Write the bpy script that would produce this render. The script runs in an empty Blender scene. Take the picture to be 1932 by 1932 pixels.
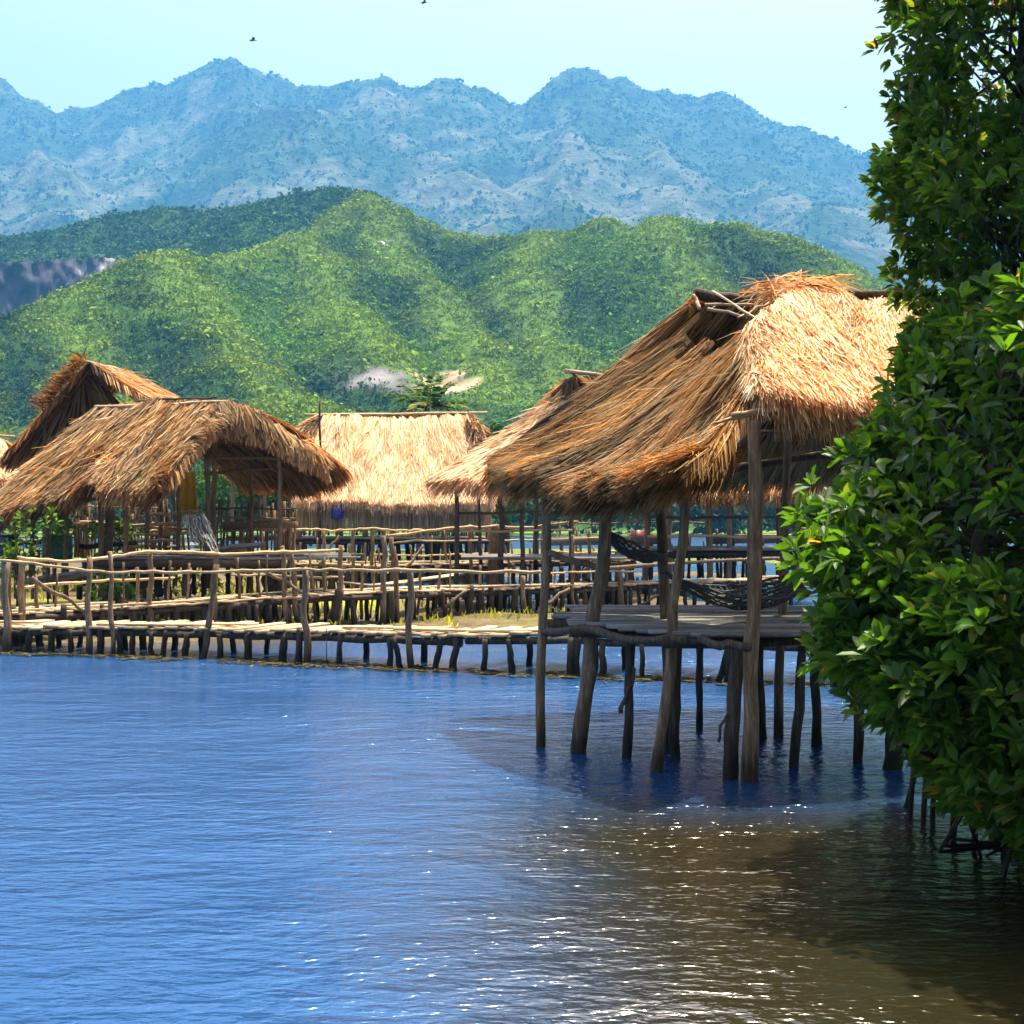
import bpy, math, random
import numpy as np
from mathutils import Vector
rng = np.random.default_rng(7)
random.seed(7)
R = math.radians
# ------------------------------------------------------------------ camera, sky, sun, exposure
SC = bpy.context.scene
COL = SC.collection
F, CX, HY, EYE = 2654.0, 966.0, 985.0, 2.0        # measured on the photograph (1932 px wide)
cam_d = bpy.data.cameras.new('camera'); cam = bpy.data.objects.new('camera', cam_d); COL.objects.link(cam)
cam.location = (0, 0, EYE); cam.rotation_euler = (R(90), 0, 0)
cam_d.sensor_width = 36; cam_d.lens = 36 * F / 1932; cam_d.shift_y = (HY - 966) / 1932
cam_d.clip_start = 0.1; cam_d.clip_end = 12000
SC.camera = cam
SUN_EL, SUN_AZ = 72.0, 28.0                      # azimuth of the sun, clockwise from +Y
w = bpy.data.worlds.new("World"); SC.world = w; w.use_nodes = True
nt = w.node_tree
bg = nt.nodes['Background']; sky = nt.nodes.new('ShaderNodeTexSky')
sky.sky_type = 'NISHITA'; sky.sun_disc = False
sky.sun_elevation = R(SUN_EL); sky.sun_rotation = R(SUN_AZ)
sky.air_density = 1.0; sky.dust_density = 9.0; sky.ozone_density = 1.0
nt.links.new(sky.outputs[0], bg.inputs[0]); bg.inputs[1].default_value = 0.135
sd = bpy.data.lights.new('sun', 'SUN'); so = bpy.data.objects.new('sun', sd); COL.objects.link(so)
sd.energy = 5.0; sd.angle = R(0.5); sd.color = (1.0, 0.91, 0.74)
to_sun = Vector((math.sin(R(SUN_AZ)) * math.cos(R(SUN_EL)), math.cos(R(SUN_AZ)) * math.cos(R(SUN_EL)), math.sin(R(SUN_EL))))
so.rotation_euler = to_sun.to_track_quat('Z', 'Y').to_euler()
SC.view_settings.view_transform = 'Standard'; SC.view_settings.look = 'None'
SC.view_settings.exposure = 1.3; SC.view_settings.gamma = 1.0
SC.render.engine = 'CYCLES'
cy = SC.cycles
cy.use_denoising = True
cy.max_bounces = 8; cy.diffuse_bounces = 3; cy.glossy_bounces = 3; cy.transmission_bounces = 4
cy.transparent_max_bounces = 8; cy.volume_bounces = 1
cy.sample_clamp_indirect = 4.0
HAZE_DENSITY = 0.00018
HAZE_COLOR = (0.13, 0.50, 1.0)

# ------------------------------------------------------------------ helpers
def P(px, py, Y):
    return np.array(((px - CX) / F * Y, Y, EYE - (py - HY) / F * Y))
def PX(px, Y):
    return (px - CX) / F * Y
def YW(py, z=0.0):                                # depth of a point of height z seen at image row py
    return (EYE - z) * F / (py - HY)

def hash2(ix, iy, seed=0):
    h = (ix.astype(np.int64) * 374761393 + iy.astype(np.int64) * 668265263 + seed * 974711) & 0x7fffffff
    h = (h ^ (h >> 13)) * 1274126177 & 0x7fffffff
    return ((h ^ (h >> 16)) & 0xffff) / 65535.0
def vnoise(x, y, seed=0):
    ix, iy = np.floor(x), np.floor(y); fx, fy = x - ix, y - iy
    fx = fx * fx * (3 - 2 * fx); fy = fy * fy * (3 - 2 * fy)
    a, b = hash2(ix, iy, seed), hash2(ix + 1, iy, seed)
    c, d = hash2(ix, iy + 1, seed), hash2(ix + 1, iy + 1, seed)
    return (a * (1 - fx) + b * fx) * (1 - fy) + (c * (1 - fx) + d * fx) * fy
def fbm(x, y, oct=4, seed=0):
    s, a, t = 0, 1.0, 0
    for o in range(oct):
        s = s + a * vnoise(x * 2 ** o + 17.3 * o, y * 2 ** o + 9.1 * o, seed + o); t += a; a *= 0.5
    return s / t

class MB:
    """collects vertices, faces and a colour per vertex, and links them as ONE mesh object"""
    def __init__(s): s.v, s.f4, s.f3, s.c, s.n = [], [], [], [], 0
    def add(s, V, F4=None, F3=None, col=(1, 1, 1)):
        V = np.asarray(V, float).reshape(-1, 3)
        if F4 is not None and len(F4): s.f4.append(np.asarray(F4, np.int64).reshape(-1, 4) + s.n)
        if F3 is not None and len(F3): s.f3.append(np.asarray(F3, np.int64).reshape(-1, 3) + s.n)
        c = np.asarray(col, float)
        s.c.append(np.broadcast_to(c, (len(V), 3)) if c.ndim == 1 else c)
        s.v.append(V); s.n += len(V)
    def box(s, a, b, width, th, col=(1, 1, 1), up=(0, 0, 1), taper=1.0):
        a, b = np.array(a, float), np.array(b, float); d = b - a; d /= np.linalg.norm(d) + 1e-9
        sd_ = np.cross(d, up); sd_ /= np.linalg.norm(sd_) + 1e-9; u = np.cross(sd_, d)
        V = []
        for p, k in ((a, 1.0), (b, taper)):
            for sx, sz in ((-1, -1), (1, -1), (1, 1), (-1, 1)):
                V.append(p + sd_ * sx * width * k / 2 + u * sz * th / 2)
        s.add(V, [(0, 1, 2, 3), (7, 6, 5, 4), (0, 4, 5, 1), (1, 5, 6, 2), (2, 6, 7, 3), (3, 7, 4, 0)], col=col)
    def tube(s, pts, rad, sides=8, col=(1, 1, 1), rj=0.0):
        pts = np.asarray(pts, float); n = len(pts)
        rad = np.broadcast_to(np.asarray(rad, float), (n,))
        V = []; t = np.gradient(pts, axis=0)
        ref = np.array((0.0, 1.0, 0.02)) if abs(t[:, 1]).mean() < abs(t).sum(1).mean() * 0.7 else np.array((0.0, 0.02, 1.0))
        for i in range(n):
            d = t[i] / (np.linalg.norm(t[i]) + 1e-9)
            a = np.cross(d, ref); a /= np.linalg.norm(a) + 1e-9; b = np.cross(d, a)
            for k in range(sides):
                an = 2 * math.pi * k / sides; r = rad[i] * (1 + rj * rng.uniform(-1, 1))
                V.append(pts[i] + (a * math.cos(an) + b * math.sin(an)) * r)
        F4, F3 = [], []
        for i in range(n - 1):
            for k in range(sides):
                k2 = (k + 1) % sides
                F4.append((i * sides + k, i * sides + k2, (i + 1) * sides + k2, (i + 1) * sides + k))
        V += [pts[0], pts[-1]]; c0 = n * sides
        for k in range(sides):
            k2 = (k + 1) % sides
            F3 += [(c0, k2, k), (c0 + 1, (n - 1) * sides + k, (n - 1) * sides + k2)]
        s.add(V, F4, F3, col)
    def build(s, name, mat, parent=None, smooth=False):
        V = np.concatenate(s.v); C = np.concatenate(s.c)
        if parent is not None: V = V - np.array(parent_loc(parent))
        me = bpy.data.meshes.new(name)
        f4 = np.concatenate(s.f4) if s.f4 else np.zeros((0, 4), np.int64)
        f3 = np.concatenate(s.f3) if s.f3 else np.zeros((0, 3), np.int64)
        me.vertices.add(len(V)); me.vertices.foreach_set('co', V.astype(np.float32).ravel())
        nl = f4.size + f3.size; me.loops.add(nl)
        me.loops.foreach_set('vertex_index', np.concatenate((f4.ravel(), f3.ravel())).astype(np.int32))
        me.polygons.add(len(f4) + len(f3))
        st = np.concatenate((np.arange(len(f4)) * 4, len(f4) * 4 + np.arange(len(f3)) * 3)).astype(np.int32)
        me.polygons.foreach_set('loop_start', st)
        if smooth: me.polygons.foreach_set('use_smooth', np.ones(len(st), bool))
        me.update(calc_edges=True); me.validate()
        at = me.color_attributes.new('Col', 'FLOAT_COLOR', 'POINT')
        c4 = np.ones((len(V), 4), np.float32); c4[:, :3] = C
        at.data.foreach_set('color', c4.ravel())
        me.materials.append(mat)
        o = bpy.data.objects.new(name, me); COL.objects.link(o)
        if parent is not None: o.parent = parent
        return o
def parent_loc(o):
    l = Vector((0, 0, 0))
    while o is not None: l = l + o.location; o = o.parent
    return l
def tag(o, label=None, cat=None, group=None, kind=None):
    for k, v in (('label', label), ('category', cat), ('group', group), ('kind', kind)):
        if v: o[k] = v
    return o
def thing(name, loc, label, cat, group=None):
    o = bpy.data.objects.new(name, None); COL.objects.link(o); o.location = Vector([float(x) for x in loc])
    o.empty_display_size = 0.2
    return tag(o, label, cat, group)
def crooked(p0, p1, n=7, amp=0.03):
    p0, p1 = np.array(p0, float), np.array(p1, float)
    t = np.linspace(0, 1, n)[:, None]; q = p0 + (p1 - p0) * t
    j = rng.normal(0, amp, (n, 3)); j[0] *= 0.2; j[-1] *= 0.2
    j = (j + np.roll(j, 1, 0)) * 0.5
    return q + j
def pole(parent, name, p0, p1, r0, r1, mat, amp=0.02, n=8, sides=9, tone=None):
    m = MB(); c = crooked(p0, p1, n, amp)
    rad = np.linspace(r0, r1, n) * (1 + rng.uniform(-.10, .10, n))
    tone = rng.uniform(.7, 1.25) if tone is None else tone
    hue = rng.uniform(-.06, .06)
    m.tube(c, rad, sides, (tone * (1 + hue), tone, tone * (1 - hue)), rj=.07)
    return m.build(name, mat, parent, smooth=True)

# ------------------------------------------------------------------ materials
def new_mat(name):
    m = bpy.data.materials.new(name); m.use_nodes = True
    t = m.node_tree; t.nodes.clear()
    return m, t, lambda k: t.nodes.new(k), t.links.new
def ramp(t, stops):
    n = t.nodes.new('ShaderNodeValToRGB'); e = n.color_ramp.elements
    while len(e) < len(stops): e.new(0.5)
    for i, (p, c) in enumerate(stops): e[i].position = p; e[i].color = (*c, 1)
    return n
def leafy(name, rough, trans, gloss=True, tcol=(1, 1, 1), tint=(1, 1, 1), noise=0.0):
    """two sided thin stuff coloured by its vertices: straw, leaves"""
    m, t, N, L = new_mat(name)
    at = N('ShaderNodeAttribute'); at.attribute_name = 'Col'
    out = N('ShaderNodeOutputMaterial'); mx = N('ShaderNodeMixShader'); tr = N('ShaderNodeBsdfTranslucent')
    p = N('ShaderNodeBsdfPrincipled'); p.inputs['Roughness'].default_value = rough
    p.inputs['Specular IOR Level'].default_value = 0.5 if gloss else 0.1
    mul = N('ShaderNodeMix'); mul.data_type = 'RGBA'; mul.blend_type = 'MULTIPLY'; mul.inputs[0].default_value = 1
    L(at.outputs['Color'], mul.inputs[6]); mul.inputs[7].default_value = (*tcol, 1)
    L(at.outputs['Color'], p.inputs['Base Color']); L(mul.outputs[2], tr.inputs[0])
    mx.inputs[0].default_value = trans
    L(p.outputs[0], mx.inputs[1]); L(tr.outputs[0], mx.inputs[2]); L(mx.outputs[0], out.inputs[0])
    return m
def wood(name, stops, scale=6.0, stretch=(6, 6, .7), wet=True, rough=.85, bump=.4):
    m, t, N, L = new_mat(name)
    out = N('ShaderNodeOutputMaterial'); p = N('ShaderNodeBsdfPrincipled'); L(p.outputs[0], out.inputs[0])
    p.inputs['Roughness'].default_value = rough; p.inputs['Specular IOR Level'].default_value = .2
    g = N('ShaderNodeNewGeometry'); mp = N('ShaderNodeMapping'); mp.inputs['Scale'].default_value = stretch
    L(g.outputs['Position'], mp.inputs[0])
    n = N('ShaderNodeTexNoise'); n.inputs['Scale'].default_value = scale; n.inputs['Detail'].default_value = 7
    n.inputs['Roughness'].default_value = .7
    L(mp.outputs[0], n.inputs['Vector']); r = ramp(t, stops); L(n.outputs[0], r.inputs[0])
    at = N('ShaderNodeAttribute'); at.attribute_name = 'Col'
    mul = N('ShaderNodeMix'); mul.data_type = 'RGBA'; mul.blend_type = 'MULTIPLY'; mul.inputs[0].default_value = 1
    L(r.outputs[0], mul.inputs[6]); L(at.outputs['Color'], mul.inputs[7])
    last = mul.outputs[2]
    if wet:                                        # the soaked, weedy foot of a pile
        s = N('ShaderNodeSeparateXYZ'); L(g.outputs['Position'], s.inputs[0])
        n2 = N('ShaderNodeTexNoise'); n2.inputs['Scale'].default_value = 5
        ad = N('ShaderNodeMath'); ad.operation = 'MULTIPLY_ADD'; L(n2.outputs[0], ad.inputs[0]); ad.inputs[1].default_value = -.35
        L(s.outputs[2], ad.inputs[2])
        mr = N('ShaderNodeMapRange'); L(ad.outputs[0], mr.inputs[0])
        mr.inputs[1].default_value = -.06; mr.inputs[2].default_value = .22; mr.inputs[3].default_value = .85; mr.inputs[4].default_value = 0
        mw = N('ShaderNodeMix'); mw.data_type = 'RGBA'; L(mr.outputs[0], mw.inputs[0]); L(last, mw.inputs[6])
        mw.inputs[7].default_value = (.013, .012, .006, 1); last = mw.outputs[2]
    L(last, p.inputs['Base Color'])
    b = N('ShaderNodeBump'); b.inputs['Strength'].default_value = bump; b.inputs['Distance'].default_value = .03
    L(n.outputs[0], b.inputs['Height']); L(b.outputs[0], p.inputs['Normal'])
    return m
STRAW = leafy('straw', .75, .32, False, (1.7, .80, .30))
LEAF = leafy('mangrove_leaf', .50, .45, True, (2.6, 2.2, .6))
FAR_LEAF = leafy('far_leaf', .8, .15, False, (1.1, 1.15, .6))
BARK = wood('bark', [(.25, (.022, .016, .011)), (.5, (.075, .056, .040)), (.75, (.18, .14, .10))])
POLE = wood('weathered_pole', [(.22, (.045, .030, .018)), (.5, (.19, .125, .072)), (.75, (.44, .33, .21))])
RAIL = wood('bleached_rail', [(.2, (.20, .125, .065)), (.5, (.46, .32, .18)), (.8, (.66, .52, .34))], stretch=(.7, 2, 6), wet=False)
DECK = wood('bleached_plank', [(.2, (.22, .15, .09)), (.5, (.50, .38, .24)), (.8, (.72, .60, .42))], stretch=(2, 2, 3), wet=False)
GREYDECK = wood('grey_plank', [(.2, (.06, .053, .046)), (.5, (.20, .185, .165)), (.8, (.42, .40, .37))], stretch=(1.0, 5, 5), wet=False)
DARKWOOD = wood('dark_wood', [(.2, (.02, .014, .01)), (.5, (.07, .05, .033)), (.8, (.16, .12, .08))], wet=True)
def plain(name, col, rough=.7, trans=0.0, noise=.25, scale=8):
    m, t, N, L = new_mat(name)
    out = N('ShaderNodeOutputMaterial'); p = N('ShaderNodeBsdfPrincipled'); p.inputs['Roughness'].default_value = rough
    n = N('ShaderNodeTexNoise'); n.inputs['Scale'].default_value = scale; n.inputs['Detail'].default_value = 5
    r = ramp(t, [(.3, tuple(c * (1 - noise) for c in col)), (.7, tuple(min(1, c * (1 + noise)) for c in col))])
    L(n.outputs[0], r.inputs[0]); L(r.outputs[0], p.inputs['Base Color'])
    if trans > 0:
        tr = N('ShaderNodeBsdfTranslucent'); L(r.outputs[0], tr.inputs[0]); mx = N('ShaderNodeMixShader'); mx.inputs[0].default_value = trans
        L(p.outputs[0], mx.inputs[1]); L(tr.outputs[0], mx.inputs[2]); L(mx.outputs[0], out.inputs[0])
    else: L(p.outputs[0], out.inputs[0])
    return m

# ------------------------------------------------------------------ water
def make_water():
    m, t, N, L = new_mat('lagoon_water')
    out = N('ShaderNodeOutputMaterial'); p = N('ShaderNodeBsdfPrincipled'); L(p.outputs[0], out.inputs[0])
    p.inputs['Roughness'].default_value = .17; p.inputs['IOR'].default_value = 1.95; p.inputs['Specular Tint'].default_value = (.26, .64, 1, 1)
    g = N('ShaderNodeNewGeometry'); s = N('ShaderNodeSeparateXYZ'); L(g.outputs['Position'], s.inputs[0])
    # deep blue water; brown shallows by the mangrove carry its painted shade and reflection
    nz = N('ShaderNodeTexNoise'); nz.inputs['Scale'].default_value = .55; nz.inputs['Detail'].default_value = 3
    L(g.outputs['Position'], nz.inputs['Vector'])
    def mrange(src, a, b, sm=True):
        k = N('ShaderNodeMapRange'); k.interpolation_type = 'SMOOTHSTEP' if sm else 'LINEAR'
        L(src, k.inputs[0]); k.inputs[1].default_value = a; k.inputs[2].default_value = b; return k.outputs[0]
    def math_(op, a, b):
        k = N('ShaderNodeMath'); k.operation = op
        for i, q in enumerate((a, b)):
            if isinstance(q, (int, float)): k.inputs[i].default_value = q
            else: L(q, k.inputs[i])
        return k.outputs[0]
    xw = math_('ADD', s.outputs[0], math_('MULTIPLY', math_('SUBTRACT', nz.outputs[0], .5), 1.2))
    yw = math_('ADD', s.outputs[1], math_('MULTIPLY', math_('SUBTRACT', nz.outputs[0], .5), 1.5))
    shallow_shade = math_('MULTIPLY', mrange(xw, -1.1, .9), mrange(yw, 11.4, 8.8))
    # shallows along the far mud
    muddy = math_('MULTIPLY', mrange(yw, 21.0, 23.5), mrange(yw, 46, 36))
    muddy = math_('MULTIPLY', muddy, mrange(xw, -2.0, -5.0))
    mx = N('ShaderNodeMix'); mx.data_type = 'RGBA'; L(shallow_shade, mx.inputs[0])
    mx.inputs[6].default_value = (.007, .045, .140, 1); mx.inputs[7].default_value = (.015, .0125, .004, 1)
    st = N('ShaderNodeMix'); st.data_type = 'RGBA'; L(shallow_shade, st.inputs[0]); st.inputs[6].default_value = (.26, .64, 1, 1); st.inputs[7].default_value = (1, .93, .78, 1)
    L(st.outputs[2], p.inputs['Specular Tint'])       # reflections lose their blue tint where the shade is painted brown
    m2 = N('ShaderNodeMix'); m2.data_type = 'RGBA'; L(math_('MULTIPLY', muddy, .8), m2.inputs[0]); L(mx.outputs[2], m2.inputs[6])
    m2.inputs[7].default_value = (.10, .075, .025, 1)
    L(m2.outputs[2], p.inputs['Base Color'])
    # ripples: heights in metres
    h = None
    for sc_, st, amp, rot in ((1.6, (.45, 1, 1), .034, 8), (4.5, (.5, 1, 1), .034, -12), (10.0, (.5, 1, 1), .020, 5), (22.0, (.55, 1, 1), .0125, -4)):
        mp = N('ShaderNodeMapping'); mp.inputs['Scale'].default_value = st; mp.inputs['Rotation'].default_value = (0, 0, R(rot))
        L(g.outputs['Position'], mp.inputs[0])
        n = N('ShaderNodeTexNoise'); n.inputs['Scale'].default_value = sc_; n.inputs['Detail'].default_value = 2
        n.inputs['Roughness'].default_value = .5; n.inputs['Distortion'].default_value = .6
        L(mp.outputs[0], n.inputs['Vector'])
        q = math_('MULTIPLY', n.outputs[0], amp); h = q if h is None else math_('ADD', h, q)
    gn = N('ShaderNodeTexNoise'); gn.inputs['Scale'].default_value = .28; gn.inputs['Detail'].default_value = 3; L(g.outputs['Position'], gn.inputs['Vector'])
    gust = N('ShaderNodeMapRange'); L(gn.outputs[0], gust.inputs[0]); gust.inputs[1].default_value = .35; gust.inputs[2].default_value = .65; gust.inputs[3].default_value = .55; gust.inputs[4].default_value = 1.35
    h = math_('MULTIPLY', h, gust.outputs[0])         # gusts: rougher and calmer patches
    b = N('ShaderNodeBump'); b.inputs['Strength'].default_value = 1; b.inputs['Distance'].default_value = 1.0
    L(h, b.inputs['Height']); L(b.outputs[0], p.inputs['Normal'])
    mb = MB(); xs = np.linspace(-400, 400, 41); ys = np.concatenate((np.linspace(-30, 60, 31), np.linspace(70, 300, 24)))
    grid(mb, *np.meshgrid(xs, ys), 0)
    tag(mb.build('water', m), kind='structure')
def grid(mb, X, Y, Z, col=(1, 1, 1)):
    ny, nx = X.shape; Z = np.broadcast_to(Z, X.shape)
    V = np.stack((X, Y, Z), -1).reshape(-1, 3)
    i = (np.arange(ny - 1)[:, None] * nx + np.arange(nx - 1)[None, :]).ravel()
    mb.add(V, np.stack((i, i + 1, i + nx + 1, i + nx), -1), col=col)
make_water()

# ------------------------------------------------------------------ terrain
def tents(X, Y, lines, k, foot=0.0):
    Z = np.full(X.shape, -1e3); D = np.full(X.shape, 1e9)
    for ln, kk in lines:
        q = np.array([P(*a) for a in ln])
        for a, b in zip(q[:-1], q[1:]):
            d = (b - a)[:2]; L2 = (d ** 2).sum() + 1e-9
            t = np.clip(((X - a[0]) * d[0] + (Y - a[1]) * d[1]) / L2, 0, 1)
            dist = np.hypot(X - a[0] - t * d[0], Y - a[1] - t * d[1])
            z = a[2] + (b[2] - a[2]) * t - kk * (np.sqrt(dist ** 2 + 64) - 8)
            h = 10.0; df = np.clip(.5 + .5 * (z - Z) / h, 0, 1)
            Z = np.where(Z < -500, np.maximum(z, Z), Z * (1 - df) + z * df + h * df * (1 - df))
            D = np.minimum(D, dist)
    return np.maximum(Z, foot), D
def fix_skyline(X, Y, Z, line):
    """scale each sight-line's column so that the crest keeps the height surveyed for it"""
    u = X / Y; e = (Z - EYE) / Y
    lu = np.array([(p[0] - CX) / F for p in line]); le = np.array([(HY - p[1]) / F for p in line])
    nb = 150; ub = np.clip(((u - lu[0]) / (lu[-1] - lu[0]) * nb).astype(int), 0, nb)
    mx = np.full(nb + 1, 1e-4); np.maximum.at(mx, ub.ravel(), e.ravel())
    mp = np.pad(mx, 1, mode='edge'); mx = np.maximum(np.maximum(mp[:-2], mp[2:]), mp[1:-1]); mp = np.pad(mx, 2, mode='edge'); ms = np.convolve(mp, np.ones(5) / 5, 'valid')
    tgt = np.interp(np.linspace(lu[0], lu[-1], nb + 1), lu, le)
    f = np.interp(u, np.linspace(lu[0], lu[-1], nb + 1), tgt / ms)
    return np.where(Z > 3, EYE + (Z - EYE) * np.clip(f, .8, 1.25), Z)

def ground_mat(name, stops, scale, bump, dist, use_attr=True):
    m, t, N, L = new_mat(name)
    out = N('ShaderNodeOutputMaterial'); p = N('ShaderNodeBsdfPrincipled'); L(p.outputs[0], out.inputs[0])
    p.inputs['Roughness'].default_value = .9; p.inputs['Specular IOR Level'].default_value = .1
    g = N('ShaderNodeNewGeometry'); n = N('ShaderNodeTexNoise'); n.inputs['Scale'].default_value = scale
    n.inputs['Detail'].default_value = 8; n.inputs['Roughness'].default_value = .65
    L(g.outputs['Position'], n.inputs['Vector']); r = ramp(t, stops); L(n.outputs[0], r.inputs[0])
    at = N('ShaderNodeAttribute'); at.attribute_name = 'Col'
    mul = N('ShaderNodeMix'); mul.data_type = 'RGBA'; mul.blend_type = 'MULTIPLY'; mul.inputs[0].default_value = 1
    L(r.outputs[0], mul.inputs[6]); L(at.outputs['Color'], mul.inputs[7]); L(mul.outputs[2], p.inputs['Base Color'])
    b = N('ShaderNodeBump'); b.inputs['Strength'].default_value = bump; b.inputs['Distance'].default_value = dist
    L(n.outputs[0], b.inputs['Height']); L(b.outputs[0], p.inputs['Normal'])
    return m
GROUND = ground_mat('vegetated_ground', [(.3, (.7, .7, .7)), (.7, (1.25, 1.25, 1.25))], .12, .6, 2.0)
MOUNT = ground_mat('mountain_ground', [(.3, (.45, .45, .45)), (.7, (1.5, 1.5, 1.5))], .035, 1.0, 14.0)

def clumps(mb, pts, rad, cols, per, flat=.8, qs=.75, up=None):
    """leafy bushes: per bush `per` leaf clumps standing on a dome"""
    n = len(pts); m = n * per
    th = rng.uniform(0, 2 * math.pi, m); ct = rng.uniform(-.1, 1, m); st = np.sqrt(np.maximum(0, 1 - ct ** 2))
    nrm = np.stack((st * np.cos(th), st * np.sin(th), ct), -1)
    r = np.repeat(rad, per); c = np.repeat(pts, per, 0) + nrm * (r * rng.uniform(.6, 1.05, m))[:, None] * np.array((1, 1, flat))
    nj = nrm + rng.normal(0, .45, (m, 3)); nj /= np.linalg.norm(nj, axis=1)[:, None]
    a = np.cross(nj, rng.normal(0, 1, (m, 3))); a /= np.linalg.norm(a, axis=1)[:, None] + 1e-9; b = np.cross(nj, a)
    s = (r * qs * rng.uniform(.45, 1.0, m))[:, None]; s2 = s * rng.uniform(.35, .8, m)[:, None]
    V = np.stack((c - a * s, c - b * s2 + nj * s * .15, c + a * s, c + b * s2 + nj * s * .15), 1).reshape(-1, 3)
    cc = np.repeat(cols, per, 0) * rng.uniform(.75, 1.3, (m, 1))
    mb.add(V, np.arange(m * 4).reshape(-1, 4), col=np.repeat(cc, 4, 0))

def sample_surface(X, Y, Z, dens, n):
    """random points on a heightfield grid, seen area first"""
    ny, nx = X.shape
    w_ = dens[:-1, :-1].ravel(); w_ = w_ / w_.sum()
    k = rng.choice(len(w_), n, p=w_); i, j = k // (nx - 1), k % (nx - 1)
    a, b = rng.random(n), rng.random(n)
    def bl(A): return (A[i, j] * (1 - b) + A[i, j + 1] * b) * (1 - a) + (A[i + 1, j] * (1 - b) + A[i + 1, j + 1] * b) * a
    return np.stack((bl(X), bl(Y), bl(Z)), -1)

def hills():
    # ---- front hill with its spurs
    crest_l = [(-260, 650, 430), (0, 592, 430), (100, 552, 430), (200, 512, 430), (280, 477, 435), (350, 480, 460), (450, 474, 490), (560, 432, 540), (640, 385, 590), (690, 365, 620)]
    crest_r = [(690, 365, 620), (740, 383, 625), (800, 415, 620), (860, 440, 610), (940, 447, 600), (1050, 432, 580), (1130, 415, 560), (1250, 410, 540), (1400, 425, 530), (1500, 447, 525), (1600, 497, 520), (1680, 545, 515), (1780, 600, 510), (2060, 720, 500)]
    spurs = [[(325, 478, 450), (381, 583, 400), (472, 669, 360), (559, 750, 325), (600, 800, 300)],
             [(560, 434, 540), (610, 500, 490), (630, 563, 450), (681, 634, 410), (730, 690, 385)],
             [(690, 365, 620), (747, 481, 550), (800, 535, 510), (850, 575, 475), (900, 640, 430), (930, 720, 380)],
             [(1250, 410, 540), (1246, 451, 515), (1276, 486, 495), (1325, 535, 465), (1390, 625, 410), (1430, 740, 360)],
             [(1020, 437, 585), (975, 520, 530), (1010, 600, 470), (1060, 690, 400), (1080, 780, 350)],
             [(100, 552, 430), (130, 650, 385), (190, 745, 340), (210, 830, 310)],
             [(-160, 630, 430), (-100, 720, 380), (-60, 800, 330)],
             [(1600, 497, 520), (1580, 600, 450), (1600, 740, 380)]]
    lines = [(crest_l, .72), (crest_r, .72)] + [(s, .85) for s in spurs]
    xs, ys = np.arange(-340, 300, 2.5), np.arange(262, 760, 2.5)
    X, Y = np.meshgrid(xs, ys)
    Z, D = tents(X, Y, lines, .6)
    rough = (fbm(X / 45, Y / 45, 4, 3) - .5) * 14 + (fbm(X / 12, Y / 12, 3, 9) - .5) * 4
    Z = np.where(Z > .5, np.maximum(.4, Z + rough * np.clip(Z / 25, 0, 1)), .4 + Z * 0)
    Z = fix_skyline(X, Y, Z, [(-260, 650)] + [(p[0], p[1]) for p in crest_l[1:]] + [(p[0], p[1]) for p in crest_r[1:]])
    px = X / Y * F + CX; py = HY - (Z - EYE) / Y * F
    # earth scars at the foot of the hill: bare soil with shapes of their own
    wob = (fbm(X / 7, Y / 5, 4, 31) - .5) * 1.7
    scar = np.zeros_like(X)
    for cx_, cy_, rx, ry in ((705, 712, 78, 24), (845, 722, 62, 26), (760, 735, 60, 16)):
        e = ((px - cx_) / rx) ** 2 + ((py - cy_) / ry) ** 2 + wob * 1.6
        scar = np.maximum(scar, np.clip((1.0 - e) * 2, 0, 1))
    grass = np.clip(1.3 - D / 10 + (fbm(X / 22, Y / 22, 3, 5) - .5) * 2.4, 0, 1)
    patch = fbm(X / 60, Y / 60, 4, 12)
    g1, g2, gr = np.array((.030, .080, .010)), np.array((.010, .036, .009)), np.array((.090, .165, .014))
    tt = np.clip((patch - .35) / .3, 0, 1)[..., None]
    C = g2 * (1 - tt) + g1 * tt; C = C * (1 - grass[..., None] * .8) + gr * grass[..., None] * .8
    soil = np.where((px < 775)[..., None], np.array((.125, .115, .11)), np.array((.27, .20, .12)))
    soil = soil * (1.1 - wob[..., None] * 1.6)
    C = C * (1 - scar[..., None]) + soil * scar[..., None]
    mb = MB(); grid(mb, X, Y, Z, C.reshape(-1, 3)); tag(mb.build('green_hill', GROUND, smooth=True), kind='structure')
    dens = np.where((Z > 1.0) & (abs(px - CX) < 1060) & (py < 830), 1.0, .004) * (1 - scar) * (1 - .2 * grass)
    # rear faces are turned away from the lake: little shows of them
    gy = np.gradient(Z, axis=0) / 2.5; dens = dens * np.where(gy < -.05, .08, 1)
    q = sample_surface(X, Y, Z, dens, 66000)
    pn = fbm(q[:, 0] / 38, q[:, 1] / 60, 4, 12); t2 = np.clip((pn - .35) / .3, 0, 1)
    t3 = np.clip(t2 + rng.normal(0, .28, len(q)), 0, 1)[:, None]
    cols = np.array((.003, .020, .007)) * (1 - t3) + np.array((.085, .180, .008)) * t3
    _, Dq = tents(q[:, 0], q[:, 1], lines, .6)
    cols = cols * (1.15 - .75 * np.clip((Dq - 22) / 45, 0, 1))[:, None]      # shrubs darker away from the spurs
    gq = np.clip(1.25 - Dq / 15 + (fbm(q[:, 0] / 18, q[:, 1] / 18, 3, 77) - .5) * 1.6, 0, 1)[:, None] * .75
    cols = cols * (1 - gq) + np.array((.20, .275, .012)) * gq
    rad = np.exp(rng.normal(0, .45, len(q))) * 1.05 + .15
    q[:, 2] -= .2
    mb = MB(); clumps(mb, q, rad, cols, 15, qs=.31)
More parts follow.
